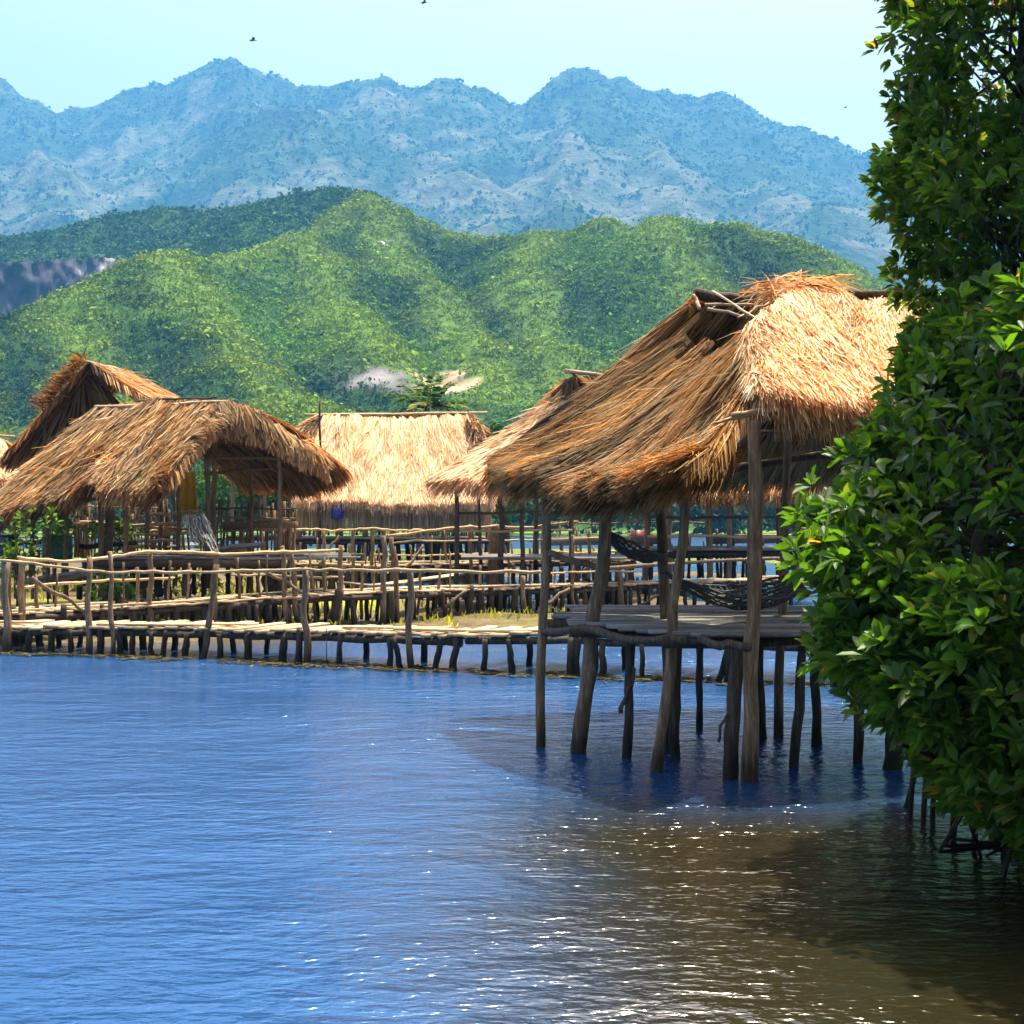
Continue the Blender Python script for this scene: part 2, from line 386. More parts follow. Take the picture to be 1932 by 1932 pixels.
    tag(mb.build('hill_shrubbery', FAR_LEAF), 'green shrubs covering the rounded hills behind the huts', 'shrubs', kind='stuff')
    # ---- back hill and its quarried cliff
    crest_b = [(-260, 478, 850), (0, 448, 850), (100, 434, 850), (200, 408, 850), (300, 392, 850), (400, 400, 840), (480, 384, 830), (560, 366, 800), (620, 358, 780), (700, 366, 760), (800, 420, 740), (960, 520, 720)]
    spb = [[(300, 392, 850), (330, 440, 780), (380, 500, 700)], [(560, 366, 800), (520, 400, 740), (480, 460, 690)], [(60, 440, 850), (40, 475, 790)]]
    xs, ys = np.arange(-420, 120, 4.0), np.arange(560, 1000, 4.0)
    X, Y = np.meshgrid(xs, ys)
    Z, D = tents(X, Y, [(crest_b, .6)] + [(s, .7) for s in spb], .6)
    Z = np.where(Z > .5, np.maximum(.3, Z + (fbm(X / 50, Y / 50, 4, 23) - .5) * 14), .3)
    Z = fix_skyline(X, Y, Z, [(a, b) for a, b, _ in crest_b])
    px = X / Y * F + CX; py = HY - (Z - EYE) / Y * F
    tt = np.clip((fbm(X / 60, Y / 60, 4, 2) - .35) / .3, 0, 1)[..., None]
    C = g2 * (1 - tt) + g1 * tt
    mb = MB(); grid(mb, X, Y, Z, C.reshape(-1, 3)); tag(mb.build('back_hill', GROUND, smooth=True), kind='structure')
    gy = np.gradient(Z, axis=0) / 4
    dens = np.where((Z > 2) & (gy > -.05) & (abs(px - CX) < 1060), 1.0, .01)
    q = sample_surface(X, Y, Z, dens, 17000)
    t3 = np.clip(rng.normal(.4, .35, len(q)), 0, 1)[:, None]
    cols = np.array((.014, .050, .018)) * (1 - t3) + np.array((.06, .13, .025)) * t3
    mb = MB(); clumps(mb, q, rng.gamma(3.0, .5, len(q)) + .5, cols, 12, qs=.42)
    tag(mb.build('back_hill_shrubbery', FAR_LEAF), 'dark shrubs covering the ridge left of the highest green hill', 'shrubs', kind='stuff')
    # cliff: a cut rock wall that stands in front of the back hill's left flank
    us = np.linspace(-180, 262, 120); vs = np.linspace(0, 1, 30)
    U, Vv = np.meshgrid(us, vs)
    top = np.interp(U, [-180, 0, 60, 120, 190, 235, 262], [494, 496, 494, 490, 487, 490, 520]) + (fbm(U / 9, U * 0, 3, 4) - .5) * 9
    n1 = fbm(U / 16, Vv * 11, 5, 44)
    Yc = 690 - Vv * 26 + (fbm(U / 22, Vv * 5, 4, 40) - .5) * 14
    py_ = top + Vv * 190
    Xc, Zc = (U - CX) / F * Yc, EYE - (py_ - HY) / F * Yc
    pale = np.clip((n1 - .5) * 6 + .5 - Vv * 6 + (U - 190) / 60, 0, 1)[..., None]
    C = np.array((.06, .052, .075)) * (.7 + n1[..., None] * .6) * (1 - pale) + np.array((.36, .33, .31)) * pale
    mb = MB(); grid(mb, Xc, Yc, Zc, C.reshape(-1, 3))
    tp = np.stack((Xc[0], Yc[0], Zc[0]), -1); bk = tp + np.array((0, 130, 6.0))         # the ground behind its lip
    V = np.concatenate((tp, bk)); i = np.arange(len(us) - 1)
    mb.add(V, np.stack((i, i + 1, i + 1 + len(us), i + len(us)), -1), col=(.03, .07, .02))
    tag(mb.build('cliff', GROUND, smooth=True), kind='structure')
    q = np.stack((np.interp(rng.random(500), np.linspace(0, 1, 120), Xc[0]), 0 * np.ones(500), 0 * np.ones(500)), -1)
    # ---- mountain range
    sky_l = [(-420, 60), (-200, 110), (0, 148), (40, 172), (70, 176), (110, 198), (150, 188), (230, 165), (300, 155), (360, 135), (385, 122), (410, 112), (440, 110), (480, 120), (550, 150), (600, 155), (680, 148), (720, 143), (770, 150), (840, 148), (900, 160), (980, 182), (1030, 160), (1065, 133), (1100, 127), (1130, 138), (1180, 142), (1215, 162), (1300, 172), (1360, 172), (1400, 185), (1430, 205), (1470, 225), (1540, 243), (1640, 280), (1700, 295), (1800, 330), (2100, 430), (2300, 480)]
    crest = [(a, b, 3000 + 120 * math.sin(a / 170)) for a, b in sky_l]
    sp = [[(440, 110, 3000), (470, 190, 2750), (540, 215, 2550), (620, 300, 2250), (690, 400, 1900)],
          [(720, 143, 2900), (760, 260, 2550), (860, 300, 2300), (980, 370, 2050), (1080, 430, 1800)],
          [(1100, 127, 3000), (1120, 220, 2700), (1060, 300, 2350), (1040, 400, 1950)],
          [(1360, 172, 3000), (1400, 270, 2600), (1500, 330, 2300), (1600, 440, 1900)],
          [(1100, 127, 3000), (1210, 240, 2600), (1280, 330, 2250), (1290, 430, 1850)],
          [(230, 165, 3000), (270, 260, 2600), (360, 320, 2300), (420, 400, 1950)],
          [(40, 172, 3000), (60, 260, 2500), (150, 350, 2150), (180, 450, 1800)],
          [(1640, 280, 3000), (1720, 380, 2500), (1800, 480, 2050)],
          [(540, 205, 2560), (545, 212, 2540)], [(-200, 110, 3000), (-120, 260, 2400), (-60, 400, 1950)]]
    xs, ys = np.arange(-1700, 1500, 11.0), np.arange(1400, 3500, 11.0)
    X, Y = np.meshgrid(xs, ys)
    Z, D = tents(X, Y, [(crest, .7)] + [(s, .62) for s in sp], .6)
    nz = (fbm(X / 260, Y / 260, 5, 61) - .5) * 130 + (.5 - abs(fbm(X / 120, Y / 120, 4, 66) - .5) * 2) * 50 - 30 + (fbm(X / 40, Y / 40, 3, 69) - .5) * 10
    Z = np.where(Z > 1, np.maximum(.3, Z + nz * np.clip(Z / 120, 0, 1)), .3)
    Z = fix_skyline(X, Y, Z, sky_l)
    pn = fbm(X / 210, Y / 300, 5, 70); fn = fbm(X / 50, Y / 60, 4, 75)
    px = X / Y * F + CX; py = HY - (Z - EYE) / Y * F
    low = np.clip((py - 210) / 120, 0, 1)
    tan = np.clip((pn + fn * .9 - 1.08 + low * .12) * 4, 0, 1)[..., None]
    C = (np.array((.012, .036, .018)) * (1 - fn[..., None]) + np.array((.050, .085, .035)) * fn[..., None]) * (1 - tan) + np.array((.105, .11, .07)) * tan
    knob = np.clip(1.6 - (((px - 540) / 42) ** 2 + ((py - 228) / 30) ** 2) - (fn - .5) * 3, 0, 1)[..., None]
    C = C * (1 - knob * .8) + np.array((.012, .022, .022)) * knob * .8
    mb = MB(); grid(mb, X, Y, Z, C.reshape(-1, 3)); tag(mb.build('mountain', MOUNT, smooth=True), kind='structure')
    gy = np.gradient(Z, axis=0) / 11
    dens = np.where((Z > 20) & (gy > -.1) & (abs(px - CX) < 1080) & (py < 470), 1.0, .001) * (1 - .75 * tan[..., 0]) * (.3 + fn)
    q = sample_surface(X, Y, Z, dens, 15000)
    cols = np.array((.018, .045, .022)) * rng.uniform(.6, 2.2, (len(q), 1))
    mb = MB(); clumps(mb, q, rng.gamma(3, 1.0, len(q)) + 1.2, cols, 5, flat=.6)
    tag(mb.build('mountain_forest', FAR_LEAF), 'trees and scrub dotted over the hazy blue mountain range', 'forest', kind='stuff')
hills()

# ------------------------------------------------------------------ shore, mud, flats
def flats():
    xs, ys = np.linspace(-420, 420, 120), np.linspace(172, 560, 80)
    X, Y = np.meshgrid(xs, ys)
    edge = 190 + (fbm(X / 40, Y * 0, 3, 5) - .5) * 30
    Z = np.clip((Y - edge) / 12, -1.5, .35) + (fbm(X / 8, Y / 8, 3, 6) - .5) * .2
    C = np.array((.10, .17, .035)) * (.6 + fbm(X / 15, Y / 15, 3, 8)[..., None] * .9)
    mb = MB(); grid(mb, X, Y, Z, C.reshape(-1, 3)); tag(mb.build('shore', GROUND, smooth=True), kind='structure')
    # mud flat under and behind the walkways
    xs, ys = np.linspace(-19, 9, 190), np.linspace(21.5, 64, 170)
    X, Y = np.meshgrid(xs, ys); px = X / Y * F + CX
    n = fbm(X / 3.2, Y / 3.2, 4, 15); n2 = fbm(X / .7, Y / .7, 3, 18)
    bias = np.interp(px, [-200, 300, 560, 640, 720, 860, 1100, 1480, 1560], [.30, .26, .10, .06, .03, .05, .02, -.02, -.5])
    yb = np.interp(Y, [21.5, 23.2, 25, 33, 37, 42, 52, 60, 64], [-.8, -.32, -.04, .06, -.05, -.16, .02, -.1, -1.5])
    Z = bias + yb + (n - .5) * .42 + (n2 - .5) * .10
    Z = np.clip(Z, -.8, .34)
    mud, alg = np.array((.10, .072, .038)), np.array((.28, .30, .035))
    a = np.clip((fbm(X / 1.6, Y / 1.6, 3, 22) - .5) * 4, 0, 1) * np.clip((Z - .0) / .06, 0, 1) * np.where(px < 560, .45, .28)
    a = np.maximum(a, np.exp(-(((px - 665) / 75) ** 2)) * np.exp(-(((Y - 33.5) / 2.6) ** 2)) * 1.3).clip(0, 1)[..., None]
    C = mud * (.6 + n2[..., None] * .8) * (1 - a) + alg * a * (.7 + n2[..., None] * .6)
    mb = MB(); grid(mb, X, Y, Z, C.reshape(-1, 3)); tag(mb.build('mud_flat', MUD, smooth=True), kind='structure')
    return X, Y, Z
MUD = ground_mat('wet_mud', [(.3, (.6, .6, .6)), (.7, (1.4, 1.4, 1.4))], 4.0, .6, .05)
GX, GYY, GZ = flats()
def mud_z(x, y):
    i = int(np.clip((y - 21.5) / 42.5 * 169, 0, 169)); j = int(np.clip((x + 19) / 28 * 189, 0, 189))
    return float(GZ[i, j])

# ------------------------------------------------------------------ thatch
PAL_OLD = np.array([(.47, .31, .12), (.41, .24, .075), (.27, .13, .04), (.60, .44, .21), (.07, .045, .026), (.46, .27, .08)])
PAL_TAN = np.array([(.50, .35, .16), (.42, .27, .11), (.58, .44, .22), (.27, .16, .07), (.12, .08, .045), (.48, .28, .09)])
PAL_NEW = np.array([(.84, .74, .47), (.80, .66, .38), (.86, .79, .55), (.66, .50, .26), (.82, .70, .44), (.54, .38, .17)])
def lerp_poly(poly, u):
    poly = np.asarray(poly, float); k = len(poly)
    s = np.concatenate(([0], np.cumsum(np.linalg.norm(np.diff(poly, axis=0), axis=1)))); s /= s[-1]
    return np.stack([np.interp(u, s, poly[:, i]) for i in range(3)], -1)
class Face:
    def __init__(s, top, bot, sag=.06, und=.05, seed=0):
        s.t, s.b, s.sag, s.und, s.seed = np.array(top), np.array(bot), sag, und, seed
        s.W = np.linalg.norm(np.diff(s.b, axis=0), axis=1).sum(); s.H = np.linalg.norm(s.b.mean(0) - s.t.mean(0))
    def S(s, u, v):
        u = np.asarray(u, float); v = np.asarray(v, float); uc = np.clip(u, 0, 1)
        a, b = lerp_poly(s.t, uc), lerp_poly(s.b, uc); p = a + (b - a) * v[..., None]
        vv = np.clip(v, 0, 1)
        z = -s.sag * 4 * vv * (1 - vv) + s.und * (fbm(u * s.W * 1.3 + 40, v * s.H * .55 + 7, 3, s.seed) - .5) * 2 + s.und * .55 * (fbm(u * s.W * 6 + v * 1.5, v * s.H * .7, 2, s.seed + 5) - .5) * 2
        p[..., 2] += z
        return p
    def N(s, u, v):
        e = .02
        du = s.S(np.clip(u + e, 0, 1), v) - s.S(np.clip(u - e, 0, 1), v); dv = s.S(u, v + e) - s.S(u, v - e)
        n = np.cross(du, dv); n /= np.linalg.norm(n, axis=-1)[..., None] + 1e-9
        return np.where(n[..., 2:3] < 0, -n, n)
def blades(mb, p, d, n, L, wd, cols, lift, droop):
    m = len(p); n = n + rng.normal(0, .35, (m, 3))
    sd_ = np.cross(d, n); sd_ /= np.linalg.norm(sd_, axis=1)[:, None] + 1e-9
    L = L[:, None]; wd = wd[:, None]
    m1 = p + d * L * .5 + n * (lift * .5)[:, None]; m1[:, 2] -= (droop * .22) * L[:, 0]
    t1 = p + d * L + n * lift[:, None]; t1[:, 2] -= droop * L[:, 0]
    V = np.stack((p - sd_ * wd * .5, p + sd_ * wd * .5, m1 + sd_ * wd * .5, m1 - sd_ * wd * .5, t1 + sd_ * wd * .18, t1 - sd_ * wd * .18), 1)
    i = np.arange(m)[:, None] * 6
    F4 = np.concatenate((i + [0, 1, 2, 3], i + [3, 2, 4, 5]), 0)
    mb.add(V.reshape(-1, 3), F4, col=np.repeat(cols, 6, 0))
def thatch(parent, face, pal, count, length, width, eave=1.0, verge=(0, 0), jitter=.10, thick=.10, under=.25, name='thatch_slope', lift=.05, hole=None, curtain=0.0, streak=0.0, base_end=.95):
    mb = MB(); f = face
    nu, nv = max(6, int(f.W / .12)), max(6, int(f.H / .15))
    U, V = np.meshgrid(np.linspace(0, 1, nu), np.linspace(0, base_end, nv))
    S, Nn = f.S(U, V), f.N(U, V)
    base = pal.mean(0) * .32  # base sheet dark: deep shade between the straws put into its colour
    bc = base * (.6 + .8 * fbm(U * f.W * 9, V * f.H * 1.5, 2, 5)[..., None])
    keep = np.ones((nv - 1, nu - 1), bool)
    if hole is not None: keep = ~hole((U[:-1, :-1] + U[1:, 1:]) / 2, (V[:-1, :-1] + V[1:, 1:]) / 2)
    i = (np.arange(nv - 1)[:, None] * nu + np.arange(nu - 1)[None, :])[keep].ravel()
    q = np.stack((i, i + 1, i + nu + 1, i + nu), -1)
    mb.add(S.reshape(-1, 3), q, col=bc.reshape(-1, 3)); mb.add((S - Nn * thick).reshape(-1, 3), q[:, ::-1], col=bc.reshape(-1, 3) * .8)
    def emit(n, u, v, L, dr, lf, pal_, side=None, below=False, jit=jitter, dirmix=None):
        if hole is not None:
            k = ~hole(u, v); u, v, L = u[k], v[k], L[k]
            if side is not None: side = side[k]
        n = len(u)
        if n == 0: return
        p = f.S(u, v); nn = f.N(u, np.clip(v, .02, .98)); d = f.S(u, v + .05) - f.S(u, v - .05)
        d /= np.linalg.norm(d, axis=1)[:, None]
        sdv = np.cross(nn, d)
        bend = (fbm(u * f.W * 1.6, v * f.H * .8, 2, f.seed + 3) - .5) * .5
        d = d + sdv * (rng.normal(0, jit, n) + bend)[:, None] + (0 if side is None else side)
        if dirmix is not None: d = d * (1 - dirmix[0]) + np.array((0, 0, -1.0)) * dirmix[0]
        d /= np.linalg.norm(d, axis=1)[:, None]
        if side is None and dirmix is None: L = np.minimum(L, (1.02 - v) * f.H + length * rng.uniform(.05, .28, n))
        kk = (hash2(np.floor(u * f.W / .11 + v * .4), np.floor(v * f.H / .55 + hash2(np.floor(u * f.W / .11), u * 0, 4) * 3), f.seed) * len(pal_)).astype(int) % len(pal_)
        rnd = rng.integers(0, len(pal_), n); kk = np.where(rng.random(n) < .6, kk, rnd)
        cols = pal_[kk] * rng.uniform(.75, 1.2, (n, 1))
        gw = np.clip((fbm(u * f.W * .9 + 3, v * f.H * .9, 3, f.seed + 21) - .50) * 3.5, 0, .5)[:, None] * (.25 if pal_[0][0] > .65 else .7)
        cols = cols * (1 - gw) + cols.mean(1)[:, None] * np.array((.95, .80, .58)) * gw
        if streak: cols = cols * (1 - streak * np.clip((fbm(u * f.W * 5, v * f.H * .6, 3, f.seed + 9) - .45) * 4, 0, 1)[:, None])
        off = rng.uniform(.0, .06, n) if not below else -thick - rng.uniform(0, .03, n)
        blades(mb, p + nn * off[:, None], d, nn if not below else -nn, L, width * rng.uniform(.6, 1.4, n), cols, lf * rng.uniform(.2, 1.0, n), dr)
    u, v = rng.random(count), 1 - rng.random(count) ** .9 * 1.0
    emit(count, u, v * .97, length * rng.uniform(.6, 1.3, count), .04, lift, pal)
    n = int(count * .02); emit(n, rng.random(n), rng.random(n) * .9, length * rng.uniform(.4, 1.0, n), .0, lift * 2.2, pal * .95, jit=.4)     # stray stalks
    n = int(f.W / width * 5 * eave)
    if n:
        emit(n, rng.random(n), rng.uniform(.86, 1.0, n), length * rng.uniform(.5, 1.15, n), .42, lift, pal)
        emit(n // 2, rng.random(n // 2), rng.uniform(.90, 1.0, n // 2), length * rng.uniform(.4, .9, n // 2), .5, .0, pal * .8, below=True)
    if curtain:
        n = int(f.W / width * 5)
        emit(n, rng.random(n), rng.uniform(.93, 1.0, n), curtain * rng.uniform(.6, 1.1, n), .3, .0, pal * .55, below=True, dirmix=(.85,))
    if under:
        n = int(count * under); emit(n, rng.random(n), rng.random(n) * .95, length * rng.uniform(.5, 1.1, n), .12, .02, pal * .7, below=True)  # underside straw darkened: roof shade put into its colour
    for e, on in enumerate(verge):
        if not on: continue
        n = int(f.H / width * 4 * on); uu = np.abs(e - rng.random(n) * .05)
        out = (f.t[-1] - f.t[0]) * .5 + (f.b[-1] - f.b[0]) * .5; out = out / np.linalg.norm(out) * (1 if e else -1)
        emit(n, uu, rng.random(n), length * rng.uniform(.2, .55, n), .5, .0, pal, side=np.repeat((out * 1.1)[None], n, 0))
    return mb.build(name, STRAW, parent)

# ------------------------------------------------------------------ huts
def hut_poles(parent, lst, mat=POLE, name='post'):
    for (bx, by, tx, ty, Y, r) in lst:              # foot and head as seen, depth, radius
        p0, p1 = P(bx, by, Y), P(tx, ty, Y)
        if p0[2] < .3: p0 = p0 + (p0 - p1) / np.linalg.norm(p0 - p1) * .7
        pole(parent, name, p0, p1, r * .92, r * .72, mat, amp=r * .24, n=13, sides=10)
def beam(parent, name, a, b, r, mat=POLE, amp=.02, tone=None):
    return pole(parent, name, a, b, r, r * .85, mat, amp=amp, n=9, sides=8, tone=tone)

# ---- the big hut in front
def hut_front():
    h = thing('thatched_hut', P(1250, 1430, 12.0) * np.array((1, 1, 0)), 'large weathered thatched hut on tall stilts beside the mangrove, nearest of all', 'hut', 'thatched huts')
    T1, T2 = P(1300, 580, 13.6), P(1425, 640, 12.6)
    left = Face([P(1302, 572, 13.6), P(1330, 600, 13.3), P(1375, 622, 12.9), P(1420, 655, 12.2), P(1442, 690, 11.7)],
                [P(945, 862, 14.2), P(985, 888, 13.2), P(1042, 896, 12.4), P(1098, 912, 11.8), P(1200, 892, 11.2), P(1312, 868, 10.6)], sag=.16, und=.10, seed=3)
    gap = lambda u, v: ((u < .62) & (v < .13 + .05 * np.sin(u * 30)) & (u > .05)) | ((abs(u - .42) < .018 + (v - .9) * .25) & (v > .9))
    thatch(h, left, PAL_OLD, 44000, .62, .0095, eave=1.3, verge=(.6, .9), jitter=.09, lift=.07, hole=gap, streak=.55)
    front = Face([P(1412, 640, 12.5), P(1440, 600, 12.9), P(1500, 545, 13.5), P(1600, 556, 13.6), P(1770, 560, 13.7), P(2050, 570, 13.7)],
                 [P(1428, 738, 10.9), P(1480, 742, 10.9), P(1540, 752, 10.95), P(1610, 768, 11.0), P(1800, 800, 11.3), P(2050, 800, 11.4)], sag=.02, und=.10, seed=8)
    notch = lambda u, v: (abs(u - .03) < .03) & (v > .9)
    mixp = np.concatenate((PAL_NEW, PAL_OLD[[0, 3]]))
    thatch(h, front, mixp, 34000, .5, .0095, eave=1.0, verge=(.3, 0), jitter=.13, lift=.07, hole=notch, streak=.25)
    back = Face([P(1305, 566, 13.9), P(1500, 548, 13.9), P(1770, 565, 13.9), P(2050, 570, 13.9)],
                [P(925, 880, 14.8), P(1285, 890, 15.6), P(1450, 886, 15.8), P(1640, 880, 15.8), P(2060, 880, 15.8)], sag=.08, und=.08, seed=12)
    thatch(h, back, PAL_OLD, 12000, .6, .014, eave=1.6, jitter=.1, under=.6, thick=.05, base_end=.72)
    # the heaped tuft on the ridge
    mb = MB(); n = 1300
    base = P(1500, 548, 13.55) + rng.normal(0, 1, (n, 3)) * np.array((.16, .10, .05))
    d = np.stack((rng.normal(-.15, .35, n), rng.normal(-.3, .3, n), rng.uniform(-.55, .30, n)), -1); d[:, 0] += np.where(rng.random(n) < .65, .8, -.5)
    d /= np.linalg.norm(d, axis=1)[:, None]
    blades(mb, base, d, np.tile((0, -1.0, .3), (n, 1)), rng.uniform(.12, .38, n), .010 * rng.uniform(.7, 1.3, n), np.concatenate((PAL_OLD, PAL_NEW))[rng.integers(0, 12, n)] * rng.uniform(.8, 1.1, (n, 1)), np.zeros(n), .25)
    mb.build('ridge_tuft', STRAW, h)
    # frame
    beam(h, 'ridge_pole', P(1310, 553, 13.55), P(1450, 566, 13.6), .055, DARKWOOD)
    beam(h, 'ridge_pole', P(1590, 554, 13.55), P(1900, 560, 13.6), .035, DARKWOOD)
    for a, b, r in (((1345, 550, 13.4), (1432, 606, 12.8), .014), ((1335, 583, 13.2), (1440, 603, 12.9), .016), ((1330, 575, 13.3), (1420, 575, 13.2), .014), ((1392, 600, 12.9), (1450, 570, 13.2), .012), ((1320, 583, 13.4), (1310, 556, 13.5), .02)):
        beam(h, 'lath', P(*a), P(*b), r, RAIL, .008)
    beam(h, 'lath', P(1380, 783, 10.8), P(1475, 768, 10.85), .017, RAIL, .008)
    beam(h, 'lath', P(1345, 800, 10.8), P(1432, 780, 10.85), .014, RAIL, .008)
    beam(h, 'rafter', P(1300, 576, 13.6), P(925, 880, 14.2), .04, DARKWOOD)
    beam(h, 'rafter', P(1420, 690, 12.5), P(1325, 905, 11.1), .035, DARKWOOD)
    beam(h, 'rafter', P(1490, 560, 13.6), P(1480, 770, 11.2), .035, DARKWOOD)
    beam(h, 'rafter', P(1490, 565, 13.9), P(1440, 880, 15.6), .035, DARKWOOD)
    beam(h, 'rafter', P(1640, 565, 13.9), P(1640, 880, 15.6), .035, DARKWOOD)
    beam(h, 'tie_beam', P(1370, 815, 13.1), P(1640, 808, 13.1), .028, POLE)
    beam(h, 'eave_beam', P(1032, 950, 12.5), P(1299, 935, 11.3), .04, DARKWOOD)
    beam(h, 'eave_beam', P(1310, 905, 11.35), P(1427, 815, 10.95), .035, DARKWOOD)
    beam(h, 'eave_beam', P(1245, 897, 13.2), P(1650, 850, 13.2), .04, DARKWOOD)
    posts = [(1018, 1408, 1034, 900, 12.5, .052), (1090, 1420, 1152, 935, 12.2, .078), (1238, 1455, 1298, 895, 11.3, .055),
             (1413, 1475, 1426, 795, 10.83, .072), (1470, 1390, 1487, 785, 13.1, .052), (1268, 1405, 1243, 893, 12.7, .06)]
    hut_poles(h, posts, POLE)
    piles = [(1183, 1430, 1190, 1208, 11.9, .052), (1253, 1415, 1262, 1208, 12.4, .04), (1272, 1430, 1280, 1208, 11.9, .05),
             (1378, 1470, 1388, 1205, 10.95, .075), (1436, 1392, 1432, 1200, 13.0, .062), (1500, 1445, 1516, 1200, 11.5, .05),
             (1541, 1405, 1536, 1200, 12.6, .055), (1620, 1440, 1622, 1200, 11.7, .055), (1683, 1452, 1690, 1190, 11.4, .09), (1320, 1380, 1322, 1200, 13.5, .04)]
    hut_poles(h, piles, BARK, 'pile')
    for a, b, r in (((1172, 1345, 11.86), (1196, 1265, 11.86), .02), ((1356, 1400, 10.9), (1372, 1320, 10.93), .012)):
        beam(h, 'stub', P(*a), P(*b), r, BARK)
    # floor: grey boards on joists
    zf = 1.12
    x0 = lambda y: np.interp(y, [10.8, 12.4, 14.6], [1.6, .42, .60])
    mb = MB(); y = 10.95
    while y < 14.6:
        wdt = rng.uniform(.10, .2); tone = rng.uniform(.6, 1.5); xa = float(x0(y)) + rng.uniform(-.12, .12); x = xa
        while x < 4.5:
            xe = min(4.6, x + rng.uniform(1.4, 2.6)); mb.box((x, y, zf + rng.uniform(-.008, .008)), (xe - .02, y + rng.uniform(-.02, .02), zf + rng.uniform(-.008, .008)), wdt * .93, .028, (tone, tone, tone)); x = xe
        y += wdt
    mb.build('floor', GREYDECK, h)
    for k, yy in enumerate((11.15, 12.1, 13.1, 14.2)):
        beam(h, 'joist', (float(x0(yy)) - .15, yy, zf - .07), (4.5, yy, zf - .06), .045, DARKWOOD)
    for (a, b) in (((1025, 1192, 12.5), (1300, 1212, 11.0)), ((1290, 1207, 11.05), (1425, 1222, 10.72))):
        beam(h, 'edge_beam', P(*a), P(*b), .038, BARK, .03)
    beam(h, 'bench_rail', P(1035, 1042, 12.4), P(1150, 1074, 12.3), .03, POLE)
    return h
hut_front()
# hammocks
def hammock(name, a, b, sag, width, label, mat, lean=.0, n=28, cords=13):
    a, b = np.array(a), np.array(b); o = thing(name, (a + b) / 2 - np.array((0, 0, sag)), label, 'hammock', 'hammocks')
    t = np.linspace(0, 1, n); mb = MB()
    d = (b - a); s = np.array((-d[1], d[0], 0)); s = s / np.linalg.norm(s)
    prof = np.sin(np.pi * np.clip((t - .04) / .92, 0, 1)) ** .7
    base = a + d * t[:, None]; base[:, 2] -= sag * 4 * t * (1 - t)
    for k in range(cords):
        q = (k / (cords - 1) - .5); pts = base + s * (q * width) * prof[:, None]; pts[:, 2] += (abs(q) ** 2 * width * .9 + q * lean) * prof
        mb.tube(pts + rng.normal(0, .006, pts.shape), .011, 4)
    for i in range(3, n - 3):                        # the cross strings
        q = np.linspace(-.5, .5, cords); pts = base[i] + s * (q * width * prof[i])[:, None]; pts[:, 2] += (q ** 2 * width * .9 + q * lean) * prof[i]
        mb.tube(pts, .009, 3)
    mb.build('net', mat, o)
    for q in ([a + (a - b) * .04, a, base[2]], [base[-3], b, b + (b - a) * .04]): m2 = MB(); m2.tube(q, .014, 5); m2.build('rope', mat, o)
NET = plain('dark_cord', (.05, .055, .05), .8)
hammock('hammock', P(1258, 1080, 11.9), P(1545, 1070, 12.9), .34, .62, 'dark net hammock hanging low between the stilts of the nearest hut', NET, lean=.10)
hammock('hammock', P(1140, 995, 12.25), P(1262, 1040, 12.75), .18, .34, 'dark folded hammock slung steeply beside the leaning stilt of the nearest hut', plain('faded_cord', (.045, .05, .06), .8), n=20, cords=9)

